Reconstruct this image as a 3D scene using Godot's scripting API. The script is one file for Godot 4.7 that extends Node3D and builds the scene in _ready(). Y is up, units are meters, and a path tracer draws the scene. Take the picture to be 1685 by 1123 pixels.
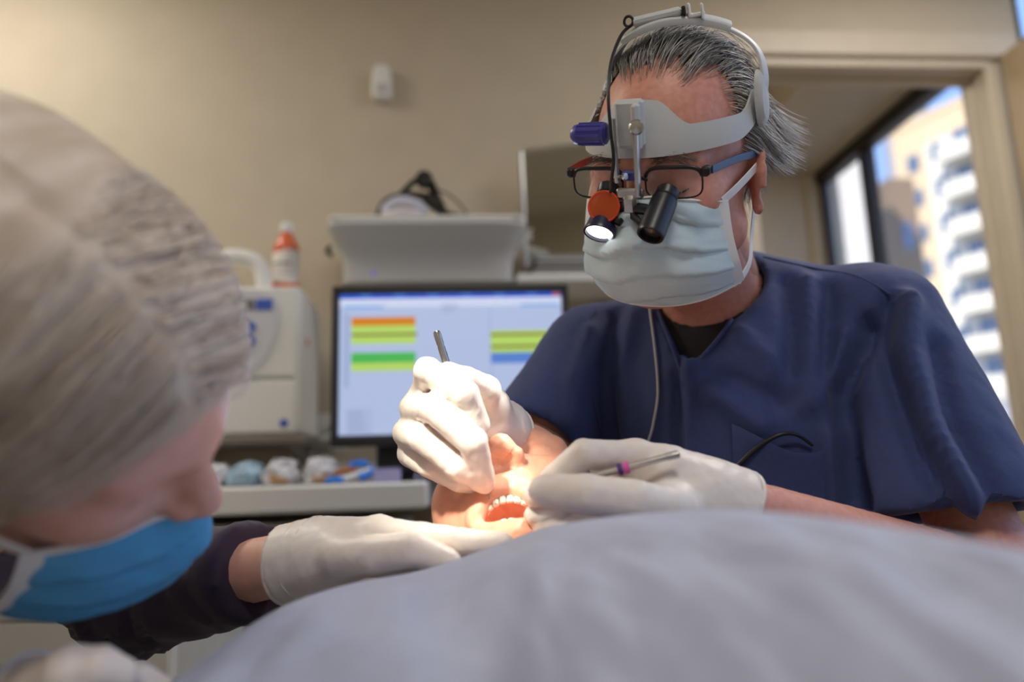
extends Node3D
# A dental surgery: a dentist with magnifying loupes works on a reclined patient, an assistant leans in at the left.
# Units are metres. The camera stands at the patient's waist and looks up a little.

const FOCAL_PX := 1220.0
var cam_t := Transform3D()
var rng := RandomNumberGenerator.new()
var noise := FastNoiseLite.new()
var mats := {}
var taken := {}
var head_t := Transform3D()      # the dentist's head: x his left, y up, z out of the face

func at(x: float, y: float, depth: float) -> Vector3:
	return cam_t * Vector3((x - 842.5) / FOCAL_PX * depth, -(y - 561.5) / FOCAL_PX * depth, -depth)

# ------------------------------------------------------------------ naming
func numbered(called: String) -> String:
	var n: int = taken.get(called, 0)
	taken[called] = n + 1
	return called if n == 0 else "%s_%03d" % [called, n]

func thing(called: String, label: String, category: String, where := Vector3.ZERO, group := "") -> Node3D:
	var o := Node3D.new()
	o.name = numbered(called)
	add_child(o)
	o.position = where
	o.set_meta("label", label)
	o.set_meta("category", category)
	if group:
		o.set_meta("group", group)
	return o

func put(called: String, mesh: Mesh, m: Material, parent: Node3D) -> MeshInstance3D:
	var o := MeshInstance3D.new()
	o.name = called
	o.mesh = mesh
	o.material_override = m
	parent.add_child(o, true)
	return o

func struct(called: String, mesh: Mesh, m: Material, label: String, category: String) -> MeshInstance3D:
	var o := put(called, mesh, m, self)
	o.set_meta("kind", "structure")
	o.set_meta("label", label)
	o.set_meta("category", category)
	return o

# ------------------------------------------------------------------ materials
func srgb(r: int, g: int, b: int) -> Color:
	return Color(r / 255.0, g / 255.0, b / 255.0)

func noise_tex(freq: float, lo: Color, hi: Color, seed_: int, octaves := 4, size := 512) -> NoiseTexture2D:
	var n := FastNoiseLite.new()
	n.noise_type = FastNoiseLite.TYPE_SIMPLEX_SMOOTH
	n.frequency = freq
	n.seed = seed_
	n.fractal_octaves = octaves
	var t := NoiseTexture2D.new()
	t.width = size
	t.height = size
	t.seamless = true
	t.noise = n
	var ramp := Gradient.new()
	ramp.set_color(0, lo)
	ramp.set_color(1, hi)
	t.color_ramp = ramp
	return t

func bump_tex(freq: float, seed_: int, octaves := 3, size := 256) -> NoiseTexture2D:
	return noise_tex(freq, Color.BLACK, Color.WHITE, seed_, octaves, size)

func mat(key: String, c: Color, rough := 0.6, metal := 0.0) -> StandardMaterial3D:
	if mats.has(key):
		return mats[key]
	var m := StandardMaterial3D.new()
	m.resource_name = key
	m.albedo_color = c
	m.roughness = rough
	m.metallic = metal
	mats[key] = m
	return m

func mottle(m: StandardMaterial3D, lo: Color, hi: Color, freq: float, scale: float, seed_: int) -> StandardMaterial3D:
	m.albedo_color = Color.WHITE
	m.albedo_texture = noise_tex(freq, lo, hi, seed_)
	m.uv1_triplanar = true
	m.uv1_scale = Vector3.ONE * scale
	return m

func relief(m: StandardMaterial3D, tex: Texture2D, cm: float) -> StandardMaterial3D:
	m.heightmap_enabled = true
	m.heightmap_texture = tex
	m.heightmap_scale = cm
	return m

func weave_tex() -> ImageTexture:
	var im := Image.create(64, 64, false, Image.FORMAT_RGB8)
	for y in 64:
		for x in 64:
			var a: float = absf(sin(PI * x / 8.0)) if (x / 8 + y / 8) % 2 == 0 else absf(sin(PI * y / 8.0))
			im.set_pixel(x, y, Color(a, a, a))
	return ImageTexture.create_from_image(im)

# ------------------------------------------------------------------ shapes: a geo is [PackedVector3Array, PackedInt32Array], front faces clockwise
func geo() -> Array:
	return [PackedVector3Array(), PackedInt32Array()]

func join(parts: Array) -> Array:
	var v := PackedVector3Array()
	var ix := PackedInt32Array()
	for g in parts:
		var o := v.size()
		v.append_array(g[0])
		for i in g[1]:
			ix.append(i + o)
	return [v, ix]

func moved(g: Array, t: Transform3D) -> Array:
	return [t * (g[0] as PackedVector3Array), g[1]]

func box(c: Vector3, s: Vector3, b := 0.0) -> Array:
	var h := s / 2.0
	b = minf(b, minf(h.x, minf(h.y, h.z)) * 0.95)
	var v := PackedVector3Array()
	var ix := PackedInt32Array()
	if b <= 0.0:
		for i in 8:
			v.append(c + Vector3(h.x if i & 1 else -h.x, h.y if i & 2 else -h.y, h.z if i & 4 else -h.z))
		for q in [[0, 2, 3, 1], [4, 5, 7, 6], [0, 1, 5, 4], [2, 6, 7, 3], [0, 4, 6, 2], [1, 3, 7, 5]]:
			ix.append_array(PackedInt32Array([q[0], q[2], q[1], q[0], q[3], q[2]]))
		return fix_out([v, ix], c)
	# 3 vertices for each corner, one on each face
	for i in 8:
		var sg := Vector3(1 if i & 1 else -1, 1 if i & 2 else -1, 1 if i & 4 else -1)
		for a in 3:
			var p := sg * (h - Vector3.ONE * b)
			p[a] = sg[a] * h[a]
			v.append(c + p)
	for a in 3:
		var u := (a + 1) % 3
		var w := (a + 2) % 3
		for s2 in 2:
			var base: int = (1 << a) if s2 else 0
			var q := [base, base | (1 << u), base | (1 << u) | (1 << w), base | (1 << w)]
			ix.append_array(PackedInt32Array([q[0] * 3 + a, q[1] * 3 + a, q[2] * 3 + a, q[0] * 3 + a, q[2] * 3 + a, q[3] * 3 + a]))
		for k in 4: # edges along a
			var base2: int = (1 << u if k & 1 else 0) | (1 << w if k & 2 else 0)
			var e2: int = base2 | (1 << a)
			ix.append_array(PackedInt32Array([base2 * 3 + u, e2 * 3 + u, e2 * 3 + w, base2 * 3 + u, e2 * 3 + w, base2 * 3 + w]))
	for i in 8:
		ix.append_array(PackedInt32Array([i * 3, i * 3 + 1, i * 3 + 2]))
	return fix_out([v, ix], c)

func fix_out(g: Array, c: Vector3) -> Array:   # turn every triangle of a convex shape outwards
	var v: PackedVector3Array = g[0]
	var ix: PackedInt32Array = g[1]
	for t in range(0, ix.size(), 3):
		var a := v[ix[t]]
		var n := (v[ix[t + 2]] - a).cross(v[ix[t + 1]] - a)
		if n.dot((a + v[ix[t + 1]] + v[ix[t + 2]]) / 3.0 - c) < 0.0:
			var k := ix[t + 1]
			ix[t + 1] = ix[t + 2]
			ix[t + 2] = k
	return [v, ix]

func lathe(profile: Array, seg := 24, t := Transform3D()) -> Array:   # profile: Vector2(radius, y), from the bottom up along the outside
	var v := PackedVector3Array()
	var ix := PackedInt32Array()
	var n := profile.size()
	for j in n:
		for i in seg:
			var a := TAU * i / seg
			v.append(t * Vector3(profile[j].x * cos(a), profile[j].y, profile[j].x * sin(a)))
	for j in n - 1:
		for i in seg:
			var i2 := (i + 1) % seg
			ix.append_array(PackedInt32Array([j * seg + i, (j + 1) * seg + i2, j * seg + i2, j * seg + i, (j + 1) * seg + i, (j + 1) * seg + i2]))
	for e in [0, n - 1]:
		if profile[e].x > 1e-5:
			var k := v.size()
			v.append(t * Vector3(0, profile[e].y, 0))
			for i in seg:
				var i2 := (i + 1) % seg
				if e == 0:
					ix.append_array(PackedInt32Array([k, e * seg + i, e * seg + i2]))
				else:
					ix.append_array(PackedInt32Array([k, e * seg + i2, e * seg + i]))
	return [v, ix]

func flip(g: Array) -> Array:
	var ix: PackedInt32Array = g[1].duplicate()
	for t in range(0, ix.size(), 3):
		var k := ix[t + 1]
		ix[t + 1] = ix[t + 2]
		ix[t + 2] = k
	return [g[0], ix]

func along(a: Vector3, b: Vector3) -> Transform3D:   # y axis from a to b, origin a
	var y := (b - a).normalized()
	var x := y.cross(Vector3.FORWARD if absf(y.z) < 0.9 else Vector3.RIGHT).normalized()
	return Transform3D(Basis(x, y, x.cross(y)), a)

func spline(pts: Array, per := 6) -> Array:
	var out := []
	var n := pts.size()
	for i in n - 1:
		var p0 = pts[maxi(i - 1, 0)]
		var p3 = pts[mini(i + 2, n - 1)]
		for k in per:
			var s := float(k) / per
			out.append(pts[i].cubic_interpolate(pts[i + 1], p0, p3, s))
	out.append(pts[n - 1])
	return out

func tube(pts: Array, r0: float, r1 := -1.0, sides := 8, flat := 1.0) -> Array:
	var v := PackedVector3Array()
	var ix := PackedInt32Array()
	if r1 < 0.0:
		r1 = r0
	var n := pts.size()
	var side := Vector3.ZERO
	for j in n:
		var d: Vector3 = (pts[mini(j + 1, n - 1)] - pts[maxi(j - 1, 0)]).normalized()
		if side == Vector3.ZERO:
			side = d.cross(Vector3.UP if absf(d.y) < 0.9 else Vector3.RIGHT).normalized()
		side = (side - d * side.dot(d)).normalized()
		var up := side.cross(d)
		var r := lerpf(r0, r1, float(j) / (n - 1))
		for i in sides:
			var a := TAU * i / sides
			v.append(pts[j] + side * cos(a) * r + up * sin(a) * r * flat)
	for j in n - 1:
		for i in sides:
			var i2 := (i + 1) % sides
			ix.append_array(PackedInt32Array([j * sides + i, j * sides + i2, (j + 1) * sides + i2, j * sides + i, (j + 1) * sides + i2, (j + 1) * sides + i]))
	var k := v.size()
	v.append(pts[0])
	v.append(pts[n - 1])
	for i in sides:
		var i2 := (i + 1) % sides
		ix.append_array(PackedInt32Array([k, i2, i, k + 1, (n - 1) * sides + i, (n - 1) * sides + i2]))
	return [v, ix]

func band(pts: Array, outs: Array, widths: Array, thick: float, taper_axis := Vector3.ZERO) -> Array:
	# a strap of rectangular section: pts run along its middle, outs point away from what it hugs
	var v := PackedVector3Array()
	var ix := PackedInt32Array()
	var n := pts.size()
	for j in n:
		var d: Vector3 = (pts[mini(j + 1, n - 1)] - pts[maxi(j - 1, 0)]).normalized()
		var o: Vector3 = (outs[j] - d * outs[j].dot(d)).normalized()
		var w := d.cross(o) if taper_axis == Vector3.ZERO else taper_axis
		var hw: float = widths[j] / 2.0
		var e := thick * 0.3
		for q in [[-hw, 0.0], [-hw, thick - e], [-hw + e, thick], [hw - e, thick], [hw, thick - e], [hw, 0.0]]:
			v.append(pts[j] + w * q[0] + o * q[1])
	for j in n - 1:
		for i in 6:
			var i2 := (i + 1) % 6
			ix.append_array(PackedInt32Array([j * 6 + i, (j + 1) * 6 + i2, j * 6 + i2, j * 6 + i, (j + 1) * 6 + i, (j + 1) * 6 + i2]))
	for i in range(1, 5):
		ix.append_array(PackedInt32Array([0, i, i + 1]))
		var k := (n - 1) * 6
		ix.append_array(PackedInt32Array([k, k + i + 1, k + i]))
	return [v, ix]

func prism(poly: PackedVector2Array, depth: float, bev := 0.0) -> Array:   # outline in x, y; from z 0 to z depth
	var v := PackedVector3Array()
	var ix := PackedInt32Array()
	var area := 0.0
	for i in poly.size():
		area += poly[i].cross(poly[(i + 1) % poly.size()])
	if area < 0.0:
		poly.reverse()
	var n := poly.size()
	var rings := [[bev, 0.0], [0.0, bev], [0.0, depth - bev], [bev, depth]] if bev > 0.0 else [[0.0, 0.0], [0.0, depth]]
	for r in rings:
		for i in n:
			var a := poly[(i + n - 1) % n]
			var b := poly[i]
			var c := poly[(i + 1) % n]
			var n1 := (b - a).orthogonal().normalized()
			var n2 := (c - b).orthogonal().normalized()
			var m := (n1 + n2).normalized()
			m /= maxf(m.dot(n1), 0.4)
			var p: Vector2 = b - m * r[0]
			v.append(Vector3(p.x, p.y, r[1]))
	for j in rings.size() - 1:
		for i in n:
			var i2 := (i + 1) % n
			ix.append_array(PackedInt32Array([j * n + i, (j + 1) * n + i2, j * n + i2, j * n + i, (j + 1) * n + i, (j + 1) * n + i2]))
	var tri := Geometry2D.triangulate_polygon(poly)
	var top := (rings.size() - 1) * n
	for t in range(0, tri.size(), 3):
		var a := poly[tri[t]]
		var ccw := (poly[tri[t + 1]] - a).cross(poly[tri[t + 2]] - a) > 0.0
		var q := [tri[t], tri[t + 1], tri[t + 2]] if ccw else [tri[t], tri[t + 2], tri[t + 1]]
		ix.append_array(PackedInt32Array([q[0], q[1], q[2], top + q[0], top + q[2], top + q[1]]))
	return [v, ix]

func sheet(rows: Array, thick: float) -> Array:   # rows of points, front side seen with u to the right and v down; given a thickness behind
	var nv := rows.size()
	var nu: int = rows[0].size()
	var v := PackedVector3Array()
	var ix := PackedInt32Array()
	for side in 2:
		for j in nv:
			for i in nu:
				var du: Vector3 = rows[j][mini(i + 1, nu - 1)] - rows[j][maxi(i - 1, 0)]
				var dv: Vector3 = rows[mini(j + 1, nv - 1)][i] - rows[maxi(j - 1, 0)][i]
				v.append(rows[j][i] + (du.cross(dv).normalized() * thick if side else Vector3.ZERO))
	var o := nu * nv
	for j in nv - 1:
		for i in nu - 1:
			var a := j * nu + i
			ix.append_array(PackedInt32Array([a, a + 1, a + nu + 1, a, a + nu + 1, a + nu]))
			ix.append_array(PackedInt32Array([o + a, o + a + nu + 1, o + a + 1, o + a, o + a + nu, o + a + nu + 1]))
	for j in nv - 1:
		var a := j * nu
		var b := j * nu + nu - 1
		ix.append_array(PackedInt32Array([a, a + nu, o + a, a + nu, o + a + nu, o + a, b, o + b, b + nu, b + nu, o + b, o + b + nu]))
	for i in nu - 1:
		var b := (nv - 1) * nu + i
		ix.append_array(PackedInt32Array([i, o + i, i + 1, i + 1, o + i, o + i + 1, b, b + 1, o + b, b + 1, o + b + 1, o + b]))
	return [v, ix]

func solid(g: Array, degrees := 38.0) -> ArrayMesh:   # smooth where faces meet at less than that angle
	var v: PackedVector3Array = g[0]
	var ix: PackedInt32Array = g[1]
	var nf := ix.size() / 3
	var fn := PackedVector3Array()
	fn.resize(nf)
	var near := []
	near.resize(v.size())
	for f in nf:
		var a := v[ix[f * 3]]
		var n := (v[ix[f * 3 + 2]] - a).cross(v[ix[f * 3 + 1]] - a)
		fn[f] = n
		for k in 3:
			var q := ix[f * 3 + k]
			if near[q] == null:
				near[q] = PackedInt32Array()
			near[q].append(f)
	var c := cos(deg_to_rad(degrees))
	var ov := PackedVector3Array()
	var on := PackedVector3Array()
	ov.resize(nf * 3)
	on.resize(nf * 3)
	for f in nf:
		var me := fn[f].normalized()
		for k in 3:
			var q := ix[f * 3 + k]
			var s := Vector3.ZERO
			for h: int in near[q]:
				if fn[h].normalized().dot(me) > c:
					s += fn[h]
			ov[f * 3 + k] = v[q]
			on[f * 3 + k] = s.normalized() if s.length_squared() > 0.0 else me
	var arr := []
	arr.resize(Mesh.ARRAY_MAX)
	arr[Mesh.ARRAY_VERTEX] = ov
	arr[Mesh.ARRAY_NORMAL] = on
	var m := ArrayMesh.new()
	m.add_surface_from_arrays(Mesh.PRIMITIVE_TRIANGLES, arr)
	return m

func smooth(g: Array, colors := PackedColorArray()) -> ArrayMesh:
	var v: PackedVector3Array = g[0]
	var ix: PackedInt32Array = g[1]
	var n := normals_of(g)
	var arr := []
	arr.resize(Mesh.ARRAY_MAX)
	arr[Mesh.ARRAY_VERTEX] = v
	arr[Mesh.ARRAY_NORMAL] = n
	arr[Mesh.ARRAY_INDEX] = ix
	if colors.size():
		arr[Mesh.ARRAY_COLOR] = colors
	var m := ArrayMesh.new()
	m.add_surface_from_arrays(Mesh.PRIMITIVE_TRIANGLES, arr)
	return m

func normals_of(g: Array) -> PackedVector3Array:
	var v: PackedVector3Array = g[0]
	var ix: PackedInt32Array = g[1]
	var n := PackedVector3Array()
	n.resize(v.size())
	for t in range(0, ix.size(), 3):
		var a := ix[t]
		var b := ix[t + 1]
		var c := ix[t + 2]
		var f := (v[c] - v[a]).cross(v[b] - v[a])
		n[a] += f
		n[b] += f
		n[c] += f
	for i in n.size():
		n[i] = n[i].normalized()
	return n

func relax(g: Array, soft: PackedByteArray, times: int) -> void:   # evens out the marked vertices
	var v: PackedVector3Array = g[0]
	var ix: PackedInt32Array = g[1]
	for k in times:
		var sum := PackedVector3Array()
		sum.resize(v.size())
		var cnt := PackedInt32Array()
		cnt.resize(v.size())
		for t in range(0, ix.size(), 3):
			for j in 3:
				var a := ix[t + j]
				if soft[a]:
					sum[a] += v[ix[t + (j + 1) % 3]] + v[ix[t + (j + 2) % 3]]
					cnt[a] += 2
		for i in v.size():
			if soft[i] and cnt[i] > 0:
				v[i] = v[i].lerp(sum[i] / cnt[i], 0.6)
	g[0] = v

# ------------------------------------------------------------------ bodies: a field of distances meshed as surface nets
class Field:
	var o: Vector3
	var h: float
	var nx: int
	var ny: int
	var nz: int
	var f: PackedFloat32Array

	func _init(lo: Vector3, hi: Vector3, cell: float) -> void:
		o = lo
		h = cell
		nx = int(ceil((hi.x - lo.x) / cell)) + 1
		ny = int(ceil((hi.y - lo.y) / cell)) + 1
		nz = int(ceil((hi.z - lo.z) / cell)) + 1
		f = PackedFloat32Array()
		f.resize(nx * ny * nz)
		f.fill(1.0)

	func _mix(i: int, d: float, k: float, cut: bool) -> void:
		var a := f[i]
		if cut:
			var e := maxf(k - absf(a + d), 0.0)
			f[i] = maxf(a, -d) + e * e / (4.0 * k)
		else:
			var e := maxf(k - absf(a - d), 0.0)
			f[i] = minf(a, d) - e * e / (4.0 * k)

	func cap(a: Vector3, b: Vector3, ra: float, rb: float, k := 0.01, cut := false) -> void:
		var m := maxf(ra, rb) + k + 2.0 * h
		var lo := (Vector3(minf(a.x, b.x), minf(a.y, b.y), minf(a.z, b.z)) - Vector3.ONE * m - o) / h
		var hi := (Vector3(maxf(a.x, b.x), maxf(a.y, b.y), maxf(a.z, b.z)) + Vector3.ONE * m - o) / h
		var x0 := maxi(int(lo.x), 0)
		var x1 := mini(int(hi.x) + 1, nx - 1)
		var y0 := maxi(int(lo.y), 0)
		var y1 := mini(int(hi.y) + 1, ny - 1)
		var z0 := maxi(int(lo.z), 0)
		var z1 := mini(int(hi.z) + 1, nz - 1)
		var ab := b - a
		var inv := 1.0 / maxf(ab.length_squared(), 1e-9)
		var dr := rb - ra
		for z in range(z0, z1 + 1):
			for y in range(y0, y1 + 1):
				var i := (z * ny + y) * nx + x0
				var p := o + Vector3(x0, y, z) * h - a
				for x in range(x0, x1 + 1):
					var t := clampf(p.dot(ab) * inv, 0.0, 1.0)
					var d := (p - ab * t).length() - ra - dr * t
					if d < m:
						var c := f[i]
						if cut:
							var e := maxf(k - absf(c + d), 0.0)
							f[i] = maxf(c, -d) + e * e / (4.0 * k)
						else:
							var e := maxf(k - absf(c - d), 0.0)
							f[i] = minf(c, d) - e * e / (4.0 * k)
					i += 1
					p.x += h

	func ell(c: Vector3, r: Vector3, k := 0.01, basis := Basis(), cut := false) -> void:
		var m := maxf(r.x, maxf(r.y, r.z)) + k + 2.0 * h
		var lo := (c - Vector3.ONE * m - o) / h
		var hi := (c + Vector3.ONE * m - o) / h
		var x0 := maxi(int(lo.x), 0)
		var x1 := mini(int(hi.x) + 1, nx - 1)
		var y0 := maxi(int(lo.y), 0)
		var y1 := mini(int(hi.y) + 1, ny - 1)
		var z0 := maxi(int(lo.z), 0)
		var z1 := mini(int(hi.z) + 1, nz - 1)
		var inv := basis.inverse()
		var r1 := Vector3.ONE / r
		var reach := k + 2.0 * h
		for z in range(z0, z1 + 1):
			for y in range(y0, y1 + 1):
				var i := (z * ny + y) * nx + x0
				for x in range(x0, x1 + 1):
					var q := inv * (o + Vector3(x, y, z) * h - c) * r1
					var k0 := q.length()
					var d := k0 * (k0 - 1.0) / maxf((q * r1).length(), 1e-6)
					if d < reach:
						var v := f[i]
						if cut:
							var e := maxf(k - absf(v + d), 0.0)
							f[i] = maxf(v, -d) + e * e / (4.0 * k)
						else:
							var e := maxf(k - absf(v - d), 0.0)
							f[i] = minf(v, d) - e * e / (4.0 * k)
					i += 1

	func chain(pts: Array, radii: Array, k := 0.008) -> void:
		for i in pts.size() - 1:
			cap(pts[i], pts[i + 1], radii[i], radii[i + 1], k)

	func keep(plane: Plane, k := 0.004) -> void:   # cut away what lies over the plane
		for z in nz:
			for y in ny:
				var i := (z * ny + y) * nx
				for x in nx:
					var d := plane.distance_to(o + Vector3(x, y, z) * h)
					if d > f[i]:
						f[i] = d
					i += 1

	func mesh() -> Array:
		var nn := nx * ny * nz
		var cell := PackedInt32Array()
		cell.resize(nn)
		cell.fill(-1)
		var sum := PackedVector3Array()
		var cnt := PackedInt32Array()
		var ix := PackedInt32Array()
		var sx := 1
		var sy := nx
		var sz := nx * ny
		for z in range(1, nz - 1):
			for y in range(1, ny - 1):
				var i := (z * ny + y) * nx + 1
				for x in range(1, nx - 1):
					var a := f[i]
					var neg := a < 0.0
					for ax in 3:
						var st := sx if ax == 0 else (sy if ax == 1 else sz)
						var b := f[i + st]
						if neg == (b < 0.0):
							continue
						var t := a / (a - b)
						var p := o + Vector3(x, y, z) * h
						p[ax] += t * h
						var s1 := sy if ax == 0 else (sz if ax == 1 else sx)
						var s2 := sz if ax == 0 else (sx if ax == 1 else sy)
						var c0 := i - s1 - s2
						var c1 := i - s2
						var c2 := i
						var c3 := i - s1
						var q0 := cell[c0]
						if q0 < 0:
							q0 = cnt.size()
							cell[c0] = q0
							sum.append(p)
							cnt.append(1)
						else:
							sum[q0] += p
							cnt[q0] += 1
						var q1 := cell[c1]
						if q1 < 0:
							q1 = cnt.size()
							cell[c1] = q1
							sum.append(p)
							cnt.append(1)
						else:
							sum[q1] += p
							cnt[q1] += 1
						var q2 := cell[c2]
						if q2 < 0:
							q2 = cnt.size()
							cell[c2] = q2
							sum.append(p)
							cnt.append(1)
						else:
							sum[q2] += p
							cnt[q2] += 1
						var q3 := cell[c3]
						if q3 < 0:
							q3 = cnt.size()
							cell[c3] = q3
							sum.append(p)
							cnt.append(1)
						else:
							sum[q3] += p
							cnt[q3] += 1
						if neg:
							ix.append_array(PackedInt32Array([q0, q2, q1, q0, q3, q2]))
						else:
							ix.append_array(PackedInt32Array([q0, q1, q2, q0, q2, q3]))
					i += 1
		for q in cnt.size():
			sum[q] /= cnt[q]
		return [sum, ix]

# ------------------------------------------------------------------ the whole
func _ready() -> void:
	rng.seed = 7
	noise.seed = 3
	noise.frequency = 1.0
	noise.noise_type = FastNoiseLite.TYPE_SIMPLEX_SMOOTH
	set_camera_and_light()
	make_materials()
	build_room()
	build_operatory_lamp()
	build_outside()
	build_background()
	build_drape_and_chair()
	build_dentist()
	build_assistant()
	build_patient()

func set_camera_and_light() -> void:
	var cam := Camera3D.new()
	cam.name = "camera"
	add_child(cam)
	cam.position = Vector3(0, 0.93, 0)
	cam.rotation_degrees = Vector3(10.5, -4.5, -1.8)
	var lens := CameraAttributesPhysical.new()
	lens.frustum_focal_length = 26.0
	lens.frustum_focus_distance = 0.70
	lens.exposure_aperture = 2.15
	cam.attributes = lens
	cam.fov = rad_to_deg(2.0 * atan(561.5 / FOCAL_PX))
	cam.near = 0.02
	cam.far = 400.0
	cam.current = true
	cam_t = cam.transform

	var env := Environment.new()
	env.background_mode = Environment.BG_SKY
	var sky := ProceduralSkyMaterial.new()
	sky.sky_top_color = srgb(112, 152, 214)
	sky.sky_horizon_color = srgb(168, 188, 222)
	sky.sky_curve = 0.2
	sky.ground_bottom_color = srgb(120, 118, 112)
	sky.ground_horizon_color = srgb(190, 200, 212)
	sky.sun_angle_max = 2.0
	sky.sky_energy_multiplier = 1.0
	env.sky = Sky.new()
	env.sky.sky_material = sky
	env.background_energy_multiplier = 2.3
	env.tonemap_mode = Environment.TONE_MAPPER_LINEAR
	env.tonemap_exposure = 1.0
	env.sdfgi_enabled = true
	env.ssao_enabled = true
	env.ssil_enabled = true
	var world := WorldEnvironment.new()
	world.name = "world"
	world.environment = env
	add_child(world)

	var sun := DirectionalLight3D.new()   # high over the street behind the building, it reaches the towers opposite
	sun.name = "sun"
	add_child(sun)
	sun.look_at_from_position(Vector3.ZERO, -Vector3(-0.50, 0.62, 0.60))
	sun.light_color = srgb(255, 244, 222)
	sun.light_energy = 2.0
	sun.light_angular_distance = 0.5
	sun.shadow_enabled = true

func area_light(called: String, where: Vector3, towards: Vector3, size: Vector2, energy: float, c: Color) -> void:
	var l := AreaLight3D.new()
	l.name = called
	add_child(l)
	var up := Vector3.UP if absf(towards.normalized().y) < 0.9 else Vector3.FORWARD
	l.look_at_from_position(where, where + towards, up)
	l.area_size = size
	l.light_energy = energy
	l.light_color = c
	l.shadow_enabled = true
	l.area_range = 8.0

func make_materials() -> void:
	var wall := mat("wall_paint", Color.WHITE, 0.75)
	mottle(wall, srgb(190, 178, 157), srgb(196, 184, 163), 0.02, 0.6, 11)
	mat("ceiling_paint", srgb(222, 214, 200), 0.9)
	mottle(mat("trim_paint", Color.WHITE, 0.45), srgb(196, 184, 164), srgb(202, 190, 170), 0.02, 1.0, 12)
	mottle(mat("door_paint", Color.WHITE, 0.5), srgb(176, 155, 124), srgb(184, 163, 132), 0.02, 1.0, 13)
	mottle(mat("floor_vinyl", Color.WHITE, 0.4), srgb(150, 146, 138), srgb(166, 161, 152), 0.03, 2.0, 14)
	mat("bronze_frame", srgb(44, 36, 30), 0.45, 0.3)
	var pane := mat("pane", Color(1, 1, 1, 0.04), 0.02)
	pane.transparency = BaseMaterial3D.TRANSPARENCY_ALPHA
	mat("white_plastic", srgb(226, 226, 222), 0.38)
	mat("grey_plastic", srgb(190, 190, 188), 0.45)
	mat("black_plastic", srgb(26, 26, 28), 0.4)
	mat("worktop", srgb(212, 210, 204), 0.35)
	mottle(mat("laminate", Color.WHITE, 0.45), srgb(186, 183, 172), srgb(193, 190, 179), 0.03, 2.0, 15)
	mat("steel", srgb(200, 200, 200), 0.22, 1.0)
	mat("brushed_steel", srgb(196, 194, 190), 0.35, 1.0)
	mat("panel_lamp", Color.WHITE, 0.6)
	mats["panel_lamp"].emission_enabled = true
	mats["panel_lamp"].emission = srgb(255, 236, 208)
	mats["panel_lamp"].emission_energy_multiplier = 1.5

func wall_with_hole(size: Vector2, thick: float, holes: Array) -> Array:
	# a slab in x, y from 0, 0 to size, z from 0 to thick; holes are [x0, y0, x1, y1]
	var xs := [0.0, size.x]
	var ys := [0.0, size.y]
	for q in holes:
		xs.append_array([q[0], q[2]])
		ys.append_array([q[1], q[3]])
	xs.sort()
	ys.sort()
	var out := []
	for i in xs.size() - 1:
		for j in ys.size() - 1:
			var w: float = xs[i + 1] - xs[i]
			var hh: float = ys[j + 1] - ys[j]
			if w < 1e-5 or hh < 1e-5:
				continue
			var c := Vector2(xs[i] + w / 2, ys[j] + hh / 2)
			var open := false
			for q in holes:
				if c.x > q[0] and c.x < q[2] and c.y > q[1] and c.y < q[3]:
					open = true
			if not open:
				out.append(box(Vector3(c.x, c.y, thick / 2), Vector3(w, hh, thick)))
	return join(out)

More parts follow.
